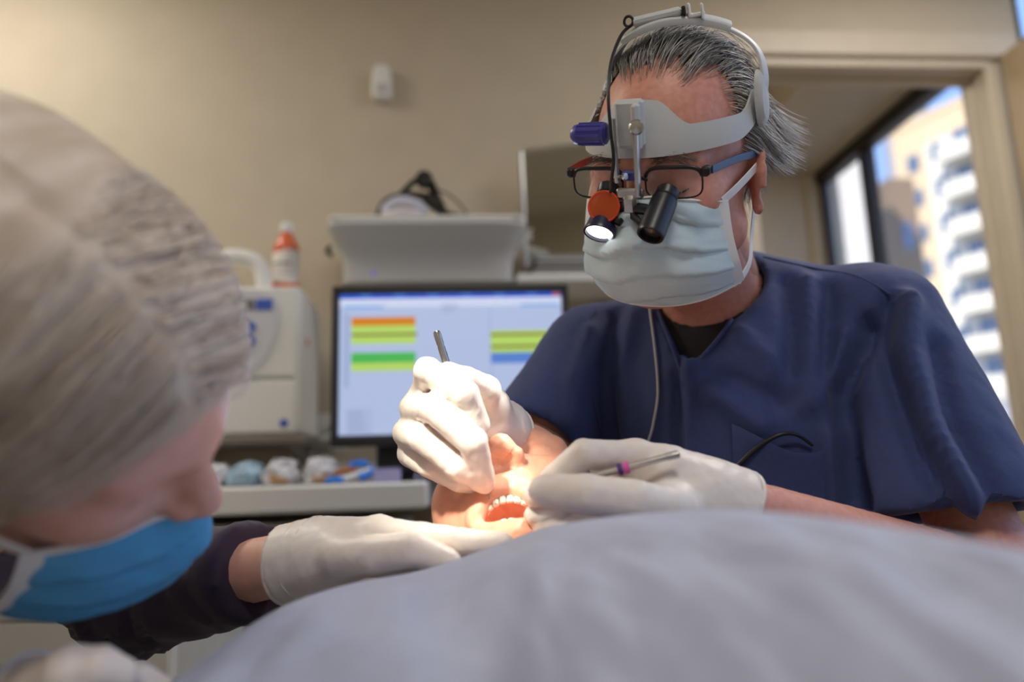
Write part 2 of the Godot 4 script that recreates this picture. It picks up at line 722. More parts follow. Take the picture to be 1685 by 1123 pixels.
func build_room() -> void:
	var wall: Material = mats["wall_paint"]
	struct("floor", solid(box(Vector3(0, -0.05, -0.9), Vector3(4.3, 0.1, 6.2))), mats["floor_vinyl"], "grey vinyl floor of the surgery", "floor")
	struct("ceiling", solid(box(Vector3(0, 2.69, -0.05), Vector3(4.3, 0.1, 4.4))), mats["ceiling_paint"], "off-white ceiling over the surgery", "ceiling")
	# back wall with the cased opening into the next room
	var bw := moved(wall_with_hole(Vector2(3.92, 2.90), 0.12, [[2.93, -1.0, 3.81, 2.26]]), Transform3D(Basis(), Vector3(-2.0, 0, -2.27)))
	struct("wall_back", solid(bw), wall, "beige painted wall behind the monitor and counter", "wall")
	struct("wall_left", solid(box(Vector3(-2.06, 1.32, -0.1), Vector3(0.12, 2.64, 4.3))), wall, "beige painted wall at the assistant's back", "wall")
	struct("wall_rear", solid(box(Vector3(0, 1.32, 2.1), Vector3(4.2, 2.64, 0.12))), wall, "beige painted wall facing the counter wall", "wall")
	# outside wall on the right, windows in both rooms
	var turn := Transform3D(Basis(Vector3.UP, -PI / 2), Vector3(2.04, 0, -3.86))   # wall x becomes world z
	var rw := moved(wall_with_hole(Vector2(6.0, 2.90), 0.12, [[0.22, 0.96, 1.54, 2.50], [1.60, 0.96, 5.7, 2.66]]), turn)
	struct("wall_right", solid(rw), wall, "beige outside wall with the large windows", "wall")
	# the next room
	struct("wall_far", solid(box(Vector3(1.1, 1.45, -3.74), Vector3(2.0, 2.9, 0.12))), wall, "beige end wall of the next room", "wall")
	struct("wall_inner", solid(box(Vector3(0.24, 1.45, -2.96), Vector3(0.12, 2.9, 1.5))), wall, "beige side wall of the next room", "wall")
	struct("ceiling", solid(box(Vector3(1.1, 2.95, -2.96), Vector3(2.0, 0.1, 1.62))), wall, "beige ceiling recess in the next room", "ceiling").name = "ceiling_next_room"
	struct("trim_1", solid(box(Vector3(1.70, 2.70, -2.975), Vector3(0.48, 0.38, 1.40), 0.004)), wall, "beige boxed bulkhead along the window in the next room", "trim")
	struct("trim_6", solid(box(Vector3(0.64, 2.72, -2.975), Vector3(0.68, 0.36, 1.40), 0.004)), wall, "beige dropped ceiling over the inner side of the next room", "trim")
	# casing round the opening
	var cas := join([box(Vector3(1.36, 2.305, -2.14), Vector3(1.06, 0.09, 0.028), 0.006), box(Vector3(0.885, 1.13, -2.14), Vector3(0.09, 2.26, 0.028), 0.006)])
	struct("trim_2", solid(cas), mats["trim_paint"], "pale moulded casing round the open doorway", "trim")
	var jam := join([box(Vector3(1.37, 2.245, -2.21), Vector3(0.88, 0.03, 0.13), 0.004), box(Vector3(1.797, 1.12, -2.21), Vector3(0.028, 2.24, 0.13), 0.004), box(Vector3(0.944, 1.12, -2.21), Vector3(0.028, 2.24, 0.13), 0.004), box(Vector3(1.37, 2.225, -2.235), Vector3(0.84, 0.02, 0.035), 0.003), box(Vector3(1.777, 1.11, -2.235), Vector3(0.02, 2.2, 0.035), 0.003)])
	struct("trim_3", solid(jam), mats["trim_paint"], "painted door frame lining the doorway", "trim")
	# the door leaf, opened against the window wall
	var d := struct("door_1", solid(box(Vector3(1.845, 1.14, -1.73), Vector3(0.04, 2.25, 0.80), 0.004)), mats["door_paint"], "tan door leaf standing open at right angles to the doorway", "door")
	put("door_handle", solid(join([lathe([Vector2(0.024, 0), Vector2(0.024, 0.006), Vector2(0.009, 0.009), Vector2(0.009, 0.04)], 16, along(Vector3(1.825, 1.02, -1.40), Vector3(1.7, 1.02, -1.40))), tube([Vector3(1.79, 1.02, -1.40), Vector3(1.788, 1.02, -1.46), Vector3(1.79, 1.02, -1.52)], 0.009, 0.008, 10)])), mats["steel"], d)
	# windows: frame members and panes
	window_set(1, -3.64, -2.32, [-3.20])
	window_set(2, -2.26, 1.84, [-1.2, -0.2, 0.8], 2.66)
	for z in [[-2.98, 1.30], [-0.11, 3.86]]:
		var s := struct("trim_4" if z[1] < 2.0 else "trim_5", solid(box(Vector3(1.90, 0.945, z[0]), Vector3(0.16, 0.03, z[1]), 0.005)), mats["trim_paint"], "pale window sill in the next room" if z[1] < 2.0 else "pale window sill beside the dentist", "sill")
		s.set_meta("kind", "structure")
	# ceiling panels, out of frame above
	for k in 4:
		var p: Vector3 = [Vector3(-1.45, 2.615, -1.45), Vector3(1.40, 2.615, -1.25), Vector3(0.1, 2.615, 0.9), Vector3(0.64, 2.515, -2.96)][k]
		var t := thing("ceiling_light", ["square recessed ceiling light panel over the counter side", "square recessed ceiling light panel over the dentist", "square recessed ceiling light panel over the patient's feet", "square ceiling light panel in the next room beyond the doorway"][k], "ceiling light", p)
		put("frame", solid(join([box(Vector3(0, 0.012, 0.30), Vector3(0.64, 0.03, 0.03), 0.004), box(Vector3(0, 0.012, -0.30), Vector3(0.64, 0.03, 0.03), 0.004), box(Vector3(0.30, 0.012, 0), Vector3(0.03, 0.03, 0.57), 0.004), box(Vector3(-0.30, 0.012, 0), Vector3(0.03, 0.03, 0.57), 0.004)])), mats["white_plastic"], t)
		put("diffuser", solid(box(Vector3(0, 0.018, 0), Vector3(0.57, 0.01, 0.57))), mats["panel_lamp"], t)
		area_light("ceiling_light_glow", p + Vector3(0, -0.006, 0), Vector3.DOWN, Vector2(0.56, 0.56), [1.62, 1.45, 1.9, 0.9][k], srgb(255, 250, 243))

func build_operatory_lamp() -> void:
	# the swung-in treatment light over the patient's chest, above the frame, aimed at the mouth
	var where := Vector3(-0.32, 1.64, -0.08)
	var aim := at(772, 775, 0.64)
	var o := thing("operatory_lamp", "white dental treatment light on a jointed arm aimed at the patient's mouth", "lamp", where)
	var t := along(Vector3.ZERO, aim - where)
	put("reflector_housing", solid(lathe([Vector2(0.0, -0.07), Vector2(0.05, -0.068), Vector2(0.085, -0.05), Vector2(0.105, -0.01), Vector2(0.108, 0.0), Vector2(0.100, 0.0), Vector2(0.098, -0.006)], 32, t)), mats["white_plastic"], o)
	var glow := mat("treatment_lamp_glow", Color.WHITE, 0.3)
	glow.emission_enabled = true
	glow.emission = srgb(255, 246, 232)
	glow.emission_energy_multiplier = 2.0
	put("lamp_glass", solid(lathe([Vector2(0.099, -0.006), Vector2(0.06, -0.003), Vector2(0.0, -0.002)], 32, t)), glow, o)
	put("arm", solid(join([tube([t * Vector3(0, -0.07, 0), t * Vector3(0, -0.07, 0) + Vector3(0, 0.10, 0.02), Vector3(-0.02, 0.40, 0.45)], 0.016, 0.018, 12), tube([Vector3(-0.02, 0.40, 0.45), Vector3(-0.02, 0.995, 0.45)], 0.022, 0.024, 14)])), mats["white_plastic"], o)
	put("ceiling_plate", solid(lathe([Vector2(0.07, 0.972), Vector2(0.075, 0.975), Vector2(0.075, 0.998), Vector2(0.0, 0.998)], 24, Transform3D(Basis(), Vector3(-0.02, 0, 0.45)))), mats["white_plastic"], o)
	var l := SpotLight3D.new()
	l.name = "operatory_lamp_beam"
	add_child(l)
	l.look_at_from_position(where + (aim - where).normalized() * 0.006, aim)
	l.spot_angle = 4.6
	l.spot_angle_attenuation = 0.35
	l.light_energy = 2.6
	l.light_color = srgb(255, 244, 226)
	l.light_size = 0.035
	l.spot_range = 6.0
	l.shadow_enabled = true

func window_set(n: int, z0: float, z1: float, mull: Array, head := 2.50) -> void:
	var mid := (0.96 + head) / 2.0
	var tall := head - 0.96 - 0.13
	var fr := [box(Vector3(1.985, head - 0.035, (z0 + z1) / 2), Vector3(0.07, 0.07, z1 - z0), 0.004), box(Vector3(1.985, 0.99, (z0 + z1) / 2), Vector3(0.07, 0.06, z1 - z0), 0.004), box(Vector3(1.985, mid, z0 + 0.02), Vector3(0.035, tall, 0.04), 0.004), box(Vector3(1.985, mid, z1 - 0.02), Vector3(0.07, tall, 0.04), 0.004)]
	var w := struct("window_%d" % n, solid(join(fr)), mats["bronze_frame"], "dark bronze framed window of the next room" if n == 1 else "dark bronze framed window beside the open door", "window")
	var zs := [z0 + 0.05]
	for m in mull:
		put("mullion", solid(box(Vector3(1.985, mid, m), Vector3(0.06, tall, 0.05), 0.004)), mats["bronze_frame"], w)
		zs.append(m)
	zs.append(z1 - 0.05)
	for i in zs.size() - 1:
		put("pane", solid(box(Vector3(1.985, mid, (zs[i] + zs[i + 1]) / 2), Vector3(0.006, tall, zs[i + 1] - zs[i] - 0.05))), mats["pane"], w)

# ------------------------------------------------------------------ the street outside
func build_outside() -> void:
	mat("asphalt", srgb(120, 118, 116), 0.9)
	struct("street_ground", solid(box(Vector3(62, -16.2, -20), Vector3(110, 0.4, 160))), mats["asphalt"], "grey street far below the window", "ground")
	var cream := mottle(mat("cream_render", Color.WHITE, 0.85), srgb(226, 202, 168), srgb(234, 212, 180), 0.03, 0.2, 21)
	var white := mat("white_render", srgb(236, 232, 222), 0.85)
	mat("grey_render", srgb(176, 180, 196), 0.8)
	mat("brown_render", srgb(142, 122, 104), 0.8)
	mat("pale_render", srgb(226, 222, 218), 0.85)
	var glass := mat("far_glass", srgb(108, 132, 158), 0.12, 0.4)
	# the balcony tower: its facade runs away from us along fa
	var fa := Vector3(-0.42, 0, -0.908).normalized()
	var out := Vector3(-0.908, 0, 0.42).normalized()
	var t := thing("apartment_tower", "tall sunlit apartment tower with cream walls and stacked white balconies", "building", Vector3(40.14, -16, -47.08))
	t.transform.basis = Basis(fa, Vector3.UP, fa.cross(Vector3.UP))
	var zs: float = 1.0 if t.transform.basis.z.dot(out) > 0 else -1.0   # side of the facade
	put("wall", solid(box(Vector3(1.9, 22.1, -6.0 * zs), Vector3(13.8, 44.2, 12.0))), cream, t)
	var slab := solid(box(Vector3.ZERO, Vector3(3.9, 0.25, 1.7), 0.02))
	var rail := solid(join([box(Vector3(0, 0.6, 0.80 * zs), Vector3(3.9, 1.0, 0.10), 0.02), box(Vector3(1.9, 0.6, 0), Vector3(0.10, 1.0, 1.6), 0.02), box(Vector3(-1.9, 0.6, 0), Vector3(0.10, 1.0, 1.6), 0.02)]))
	var opening := solid(box(Vector3(0, 1.45, 0), Vector3(3.0, 2.2, 0.12)))
	var small := solid(box(Vector3(0, 1.5, 0), Vector3(0.95, 1.4, 0.12)))
	put("bay", solid(box(Vector3(0.6, 20.9, 0.3 * zs), Vector3(10.4, 41.8, 0.6))), white, t)
	for fl in 14:
		var y := 1.4 + fl * 2.92
		for cx in [-2.6, 2.1]:
			var b := put("balcony", slab, white, t)
			b.position = Vector3(cx, y, 1.4 * zs)
			put("parapet", rail, white, b)
			var wd := put("window", opening, glass, t)
			wd.position = Vector3(cx, y, 0.6 * zs)
		for cx in [4.9, 7.2]:
			var wd := put("window", small, glass, t)
			wd.position = Vector3(cx, y, (0.6 if cx < 5.5 else 0.0) * zs)
	put("parapet_roof", solid(box(Vector3(1.9, 44.3, -6.0 * zs), Vector3(14.0, 0.6, 12.2), 0.05)), cream, t)
	# neighbours
	var g := thing("office_tower", "tall pale lavender office tower rising far behind the apartment tower", "building", Vector3(53.6, -16, -78))
	put("wall", solid(box(Vector3(0, 30.3, 0), Vector3(3.4, 60.6, 4))), mats["grey_render"], g)
	for fl in 20:
		put("window", solid(box(Vector3(0, 3 + fl * 2.9, 2.0), Vector3(2.9, 1.4, 0.15))), glass, g)
	var br := thing("brown_block", "narrow brown building standing close behind the window mullion", "building", Vector3(24.4, -16, -39))
	put("wall", solid(box(Vector3(0, 16.2, 0), Vector3(1.5, 32.4, 5))), mats["brown_render"], br)
	for fl in 10:
		put("window", solid(box(Vector3(0, 3 + fl * 2.9, 2.5), Vector3(0.6, 1.5, 0.12))), glass, br)
	var wh := thing("white_block", "plain white rendered building beyond the left pane of the window", "building", Vector3(12.0, -16, -26))
	put("wall", solid(box(Vector3(-0.1, 21, 0), Vector3(4.6, 42, 6))), mats["pale_render"], wh)
	put("parapet_roof", solid(box(Vector3(-0.1, 42.2, 0), Vector3(4.8, 0.5, 6.2), 0.04)), mats["pale_render"], wh)
	var po := thing("street_podium", "low grey podium building in front of the apartment tower", "building", Vector3(29.0, -16, -33))
	po.transform.basis = t.transform.basis
	put("wall", solid(box(Vector3(-2, 10.0, 0), Vector3(12, 20.0, 3.0))), mats["grey_render"], po)
	put("cornice", solid(box(Vector3(-2, 20.1, 0), Vector3(12.3, 0.35, 3.3), 0.05)), mats["pale_render"], po)

# ------------------------------------------------------------------ counter, monitor and the things along the back wall
func build_background() -> void:
	# worktop and drawer units; the worktop stands at 0.905
	var wt := thing("worktop", "long off-white worktop under the monitor", "worktop", Vector3(-0.78, 0.855, -1.845))
	put("slab", solid(box(Vector3(0, 0.0475, 0), Vector3(1.44, 0.055, 0.60), 0.006)), mats["worktop"], wt)
	put("rear_slab", solid(box(Vector3(0.92, 0.0475, -0.10), Vector3(0.40, 0.055, 0.40), 0.006)), mats["worktop"], wt)
	put("upstand", solid(box(Vector3(0.0, 0.10, -0.292), Vector3(1.44, 0.06, 0.014), 0.003)), mats["worktop"], wt)
	for k in 2:
		var u := thing("drawer_unit", ["grey-beige drawer unit under the worktop's end by the dentist", "grey-beige drawer unit under the worktop behind the assistant"][k], "cabinet", Vector3(-0.43 - 0.71 * k, 0, -1.86))
		put("body", solid(box(Vector3(0, 0.43, -0.01), Vector3(0.66, 0.86 - 0.09, 0.53), 0.003)), mats["laminate"], u)
		put("plinth", solid(box(Vector3(0, 0.03, -0.03), Vector3(0.64, 0.05, 0.48))), mats["laminate"], u)
		for j in 3:
			var dr := put("drawer", solid(box(Vector3(0, 0.70 - j * 0.26, 0.265), Vector3(0.64, 0.235, 0.018), 0.004)), mats["laminate"], u)
			put("handle", solid(box(Vector3(0, 0.81 - j * 0.26 - 0.01, 0.277), Vector3(0.60, 0.012, 0.02), 0.004)), mats["brushed_steel"], dr)
		put("rail", solid(box(Vector3(0, 0.838, 0.19), Vector3(0.66, 0.03, 0.1), 0.003)), mats["laminate"], u)
	build_monitor()
	build_tray()
	build_steriliser()
	# motion sensor high on the wall
	var ms := thing("motion_sensor", "small white rounded motion sensor high on the beige wall", "sensor", Vector3(-0.2105, 2.087, -2.148))
	var poly := PackedVector2Array()
	for i in 32:
		var a := TAU * i / 32
		poly.append(Vector2(signf(cos(a)) * pow(absf(cos(a)), 0.55) * (0.030 - 0.004 * sin(a)), 0.058 + signf(sin(a)) * pow(absf(sin(a)), 0.55) * 0.058))
	put("housing", solid(prism(poly, 0.036, 0.008)), mats["white_plastic"], ms)
	put("lens", solid(box(Vector3(0.002, 0.032, 0.038), Vector3(0.034, 0.030, 0.006), 0.003)), mats["grey_plastic"], ms)
	# bottle of antiseptic on the steriliser
	var bt := thing("antiseptic_bottle", "clear bottle of orange antiseptic with white cap and label", "bottle", Vector3(-0.446, 1.4175, -1.95))
	var liquid := mat("orange_liquid", srgb(214, 92, 40), 0.15)
	liquid.clearcoat_enabled = true
	put("bottle", solid(lathe([Vector2(0.031, 0), Vector2(0.034, 0.004), Vector2(0.034, 0.135), Vector2(0.031, 0.150), Vector2(0.022, 0.166), Vector2(0.014, 0.176), Vector2(0.014, 0.184)], 28)), liquid, bt)
	put("cap", solid(lathe([Vector2(0.0155, 0.182), Vector2(0.0165, 0.184), Vector2(0.0165, 0.204), Vector2(0.0135, 0.208), Vector2(0.0, 0.208)], 20)), mats["white_plastic"], bt)
	put("label", bottle_label(), mat("paper_label", Color.WHITE, 0.6), bt)
	mats["paper_label"].albedo_texture = label_tex()
	# socket and plug
	var so := thing("wall_socket", "white wall socket with a plugged lead beside the monitor", "socket", Vector3(-0.348, 1.02, -2.149))
	put("plate", solid(moved(box(Vector3(0, 0.055, 0.005), Vector3(0.085, 0.105, 0.01), 0.004), Transform3D())), mats["white_plastic"], so)
	put("recess", solid(lathe([Vector2(0.024, 0), Vector2(0.024, 0.004), Vector2(0.019, 0.004), Vector2(0.018, 0.001), Vector2(0, 0.001)], 20, along(Vector3(0, 0.05, 0.009), Vector3(0, 0.05, 0.1)))), mats["grey_plastic"], so)
	var co := thing("power_cord", "off-white power cord hanging from the wall socket", "cord", Vector3(-0.348, 1.06, -2.12))
	put("plug", solid(lathe([Vector2(0.017, 0), Vector2(0.018, 0.01), Vector2(0.014, 0.028), Vector2(0.006, 0.040)], 16, along(Vector3(0, 0.005, -0.014), Vector3(-0.01, -0.004, 0.03)))), mats["grey_plastic"], co)
	put("lead", solid(tube(spline([Vector3(-0.008, 0.0, 0.018), Vector3(-0.03, -0.022, 0.045), Vector3(-0.055, -0.075, 0.06), Vector3(-0.068, -0.095, 0.06), Vector3(-0.076, -0.112, 0.07)], 6), 0.0045)), mats["white_plastic"], co)
	# framed mirror and the papers under it
	var mi := thing("framed_mirror", "mirror in a thin metal frame leaning by the dentist's mask", "mirror", Vector3(0.318, 1.545, -2.06))
	mi.rotation_degrees = Vector3(4.0, -16.0, 0.0)
	var mirror := mat("mirror_glass", srgb(196, 196, 186), 0.08, 1.0)
	put("glass", solid(box(Vector3(0, 0.17, 0), Vector3(0.206, 0.336, 0.006))), mirror, mi)
	put("frame", solid(join([box(Vector3(-0.108, 0.17, 0.002), Vector3(0.010, 0.362, 0.018), 0.003), box(Vector3(0.108, 0.17, 0.002), Vector3(0.010, 0.362, 0.018), 0.003), box(Vector3(0, 0.346, 0.002), Vector3(0.206, 0.010, 0.018), 0.003), box(Vector3(0, -0.006, 0.002), Vector3(0.206, 0.010, 0.018), 0.003)])), mats["brushed_steel"], mi)
	var sh := thing("wall_shelf", "narrow pale wall shelf below the framed mirror", "shelf", Vector3(0.37, 1.475, -2.04))
	put("board", solid(box(Vector3(0, -0.012, 0), Vector3(0.40, 0.024, 0.22), 0.003)), mats["white_plastic"], sh)
	put("bracket", solid(box(Vector3(0.1, -0.06, -0.09), Vector3(0.02, 0.075, 0.04), 0.003)), mats["brushed_steel"], sh)
	var cols := [srgb(66, 64, 66), srgb(52, 52, 56), srgb(170, 172, 176)]
	for k in 3:
		var bk := thing("ring_binder", ["dark grey binder lying flat at the bottom of the shelf stack", "black binder lying flat in the middle of the shelf stack", "pale grey magazine lying flat on top of the shelf stack"][k], "binder", Vector3(0.36 + 0.008 * k, 1.4755 + 0.0185 * k, -2.04))
		put("cover", solid(join([box(Vector3(0, 0.0015, 0), Vector3(0.30, 0.003, 0.20), 0.001), box(Vector3(0, 0.0165, 0), Vector3(0.30, 0.003, 0.20), 0.001), box(Vector3(-0.149, 0.009, 0), Vector3(0.003, 0.016, 0.20), 0.001)])), mat("binder_%d" % k, cols[k], 0.5), bk)
		put("pages", solid(box(Vector3(0.002, 0.009, -0.002), Vector3(0.288, 0.012, 0.19))), mat("paper", srgb(220, 218, 210), 0.9), bk)
	# white carton below the shelf, right of the monitor
	build_counter_clutter()
	# the low cart at the assistant's elbow
	var ct := thing("instrument_cart", "low off-white instrument cart below the assistant's sleeve", "cart", Vector3(-0.745, 0, -1.27))
	put("top", solid(box(Vector3(0, 0.775, 0), Vector3(0.74, 0.020, 0.42), 0.006)), mats["worktop"], ct)
	put("body", solid(box(Vector3(0, 0.42, -0.02), Vector3(0.70, 0.66, 0.36), 0.004)), mats["laminate"], ct)
	put("apron", solid(box(Vector3(0, 0.722, 0.19), Vector3(0.73, 0.085, 0.030), 0.004)), mats["worktop"], ct)
	for j in 2:
		var dr := put("drawer", solid(box(Vector3(0, 0.55 - j * 0.24, 0.168), Vector3(0.68, 0.225, 0.016), 0.004)), mats["laminate"], ct)
		put("handle", solid(box(Vector3(0, 0.63 - j * 0.24, 0.183), Vector3(0.30, 0.012, 0.018), 0.004)), mats["brushed_steel"], dr)
	for x in [-0.3, 0.3]:
		for z in [-0.15, 0.14]:
			put("castor", solid(lathe([Vector2(0.0, -0.018), Vector2(0.036, -0.016), Vector2(0.04, 0), Vector2(0.036, 0.016), Vector2(0.0, 0.018)], 16, along(Vector3(x, 0.04, z), Vector3(x + 1, 0.04, z)))), mats["black_plastic"], ct)
		put("frame_rail", solid(box(Vector3(x, 0.085, 0), Vector3(0.04, 0.03, 0.36), 0.004)), mats["brushed_steel"], ct)

func label_tex() -> ImageTexture:
	var im := Image.create(256, 256, false, Image.FORMAT_RGB8)
	im.fill(srgb(232, 226, 216))
	for y in 256:      # orange sweep printed along the foot of the label
		for x in 256:
			if y > 190 + 30.0 * sin((x - 40) / 60.0):
				im.set_pixel(x, y, srgb(220, 98, 44))
			elif y < 14 + 8.0 * sin(x / 40.0):
				im.set_pixel(x, y, srgb(206, 84, 36))
	im.fill_rect(Rect2i(70, 88, 90, 13), srgb(70, 60, 70))
	for k in 5:
		im.fill_rect(Rect2i(74, 116 + k * 11, 110 - 13 * (k % 3), 3), srgb(150, 140, 140))
	return ImageTexture.create_from_image(im)

func bottle_label() -> ArrayMesh:
	var st := SurfaceTool.new()
	st.begin(Mesh.PRIMITIVE_TRIANGLES)
	var seg := 24
	for j in 2:
		for i in seg + 1:
			var a := PI * 1.5 * (float(i) / seg) - PI * 0.25
			st.set_normal(Vector3(-cos(a), 0, sin(a)))
			st.set_uv(Vector2(float(i) / seg, 1.0 - j))
			st.add_vertex(Vector3(-cos(a) * 0.0346, 0.018 + 0.112 * j, sin(a) * 0.0346))
	for i in seg:
		for q in [i, i + seg + 1, i + seg + 2, i, i + seg + 2, i + 1]:
			st.add_index(q)
	return st.commit()

func build_monitor() -> void:
	# screen area 0.50 x 0.315, a little turned; base on the worktop
	var mo := thing("computer_monitor", "black widescreen monitor showing a chart of coloured bars", "monitor", Vector3(-0.005, 0.9305, -1.70))
	mo.rotation.y = 0.0
	var fr := []
	var y0 := 0.077
	var y1 := 0.436
	var hw := 0.267
	fr.append(box(Vector3(0, y1 - 0.009, 0.05), Vector3(hw * 2, 0.018, 0.03), 0.004))
	fr.append(box(Vector3(0, y0 + 0.012, 0.05), Vector3(hw * 2, 0.024, 0.03), 0.004))
	fr.append(box(Vector3(-hw + 0.008, (y0 + y1) / 2, 0.05), Vector3(0.016, y1 - y0 - 0.03, 0.03), 0.004))
	fr.append(box(Vector3(hw - 0.008, (y0 + y1) / 2, 0.05), Vector3(0.016, y1 - y0 - 0.03, 0.03), 0.004))
	put("bezel", solid(join(fr)), mats["black_plastic"], mo)
	put("back_shell", solid(box(Vector3(0, (y0 + y1) / 2, 0.022), Vector3(hw * 2 - 0.02, y1 - y0 - 0.02, 0.04), 0.015)), mats["black_plastic"], mo)
	put("stand", solid(join([box(Vector3(-0.10, 0.07, -0.03), Vector3(0.10, 0.14, 0.03), 0.006), box(Vector3(-0.10, 0.055, -0.01), Vector3(0.15, 0.08, 0.02), 0.006)])), mats["black_plastic"], mo)
	put("base", solid(lathe([Vector2(0.082, 0), Vector2(0.086, 0.004), Vector2(0.082, 0.011), Vector2(0.03, 0.016), Vector2(0, 0.016)], 32, Transform3D(Basis(), Vector3(-0.10, 0, -0.05)))), mats["black_plastic"], mo)
	var w := hw * 2 - 0.034
	var h := y1 - y0 - 0.044
	var c := Vector3(0, (y0 + y1) / 2 + 0.003, 0.0585)
	var st := SurfaceTool.new()
	st.begin(Mesh.PRIMITIVE_TRIANGLES)
	for q in [[-1, -1], [-1, 1], [1, 1], [-1, -1], [1, 1], [1, -1]]:
		st.set_normal(Vector3(0, 0, 1))
		st.set_uv(Vector2(q[0] * 0.5 + 0.5, 0.5 - q[1] * 0.5))
		st.add_vertex(c + Vector3(q[0] * w / 2, q[1] * h / 2, 0))
	var scr := mat("screen_print", Color.BLACK, 0.3)
	scr.emission_enabled = true
	scr.emission = Color.WHITE
	scr.emission_operator = BaseMaterial3D.EMISSION_OP_MULTIPLY
	scr.emission_texture = screen_tex()
	scr.emission_energy_multiplier = 1.0
	put("screen", st.commit(), scr, mo)
	area_light("screen_glow", mo.position + c + Vector3(0, 0, 0.004), Vector3(0, 0, 1), Vector2(w, h), 0.16, srgb(190, 205, 245))

func screen_tex() -> ImageTexture:
	var im := Image.create(1000, 620, false, Image.FORMAT_RGB8)
	var bg := srgb(174, 188, 222)
	im.fill(bg)
	im.fill_rect(Rect2i(0, 0, 1000, 20), srgb(36, 84, 200))          # title bar
	im.fill_rect(Rect2i(960, 2, 36, 14), srgb(190, 90, 100))
	for k in 6:
		im.fill_rect(Rect2i(90 + k * 150, 3, 50, 6), srgb(90, 150, 235))
	im.fill_rect(Rect2i(0, 20, 1000, 38), srgb(206, 214, 240))
	for k in 40:
		im.fill_rect(Rect2i(14 + k * 24, 30 + (k * 7) % 9, 12 + (k * 5) % 9, 3), srgb(150, 158, 190))
	im.fill_rect(Rect2i(16, 52, 180, 12), srgb(120, 166, 224))
	im.fill_rect(Rect2i(812, 52, 176, 12), srgb(120, 166, 224))
	for k in 9:
		im.fill_rect(Rect2i(440 + (k * 13) % 30, 46 + k * 5, 80 - k * 3, 2), srgb(150, 160, 190))
	for k in 27:                                                       # faint chart rows
		im.fill_rect(Rect2i(48, 84 + k * 19, 952, 2), srgb(168, 182, 216))
	im.fill_rect(Rect2i(22, 84, 20, 330), srgb(152, 168, 206))
	im.fill_rect(Rect2i(668, 70, 8, 400), srgb(160, 174, 214))
	var lime := srgb(176, 210, 100)
	im.fill_rect(Rect2i(52, 104, 284, 38), srgb(206, 124, 16))
	im.fill_rect(Rect2i(52, 142, 284, 82), lime)
	im.fill_rect(Rect2i(52, 178, 292, 10), srgb(112, 80, 40))
	im.fill_rect(Rect2i(52, 262, 284, 46), srgb(72, 178, 84))
	im.fill_rect(Rect2i(52, 308, 284, 36), lime)
	im.fill_rect(Rect2i(672, 172, 282, 100), lime)
	im.fill_rect(Rect2i(672, 186, 282, 10), srgb(112, 80, 40))
	im.fill_rect(Rect2i(672, 240, 282, 10), srgb(112, 80, 40))
	im.fill_rect(Rect2i(672, 272, 282, 48), srgb(86, 126, 204))
	im.fill_rect(Rect2i(30, 506, 118, 112), srgb(168, 182, 216))
	for k in 8:
		im.fill_rect(Rect2i(40, 516 + k * 12, 60 + (k * 17) % 30, 3), srgb(130, 140, 180))
	return ImageTexture.create_from_image(im)

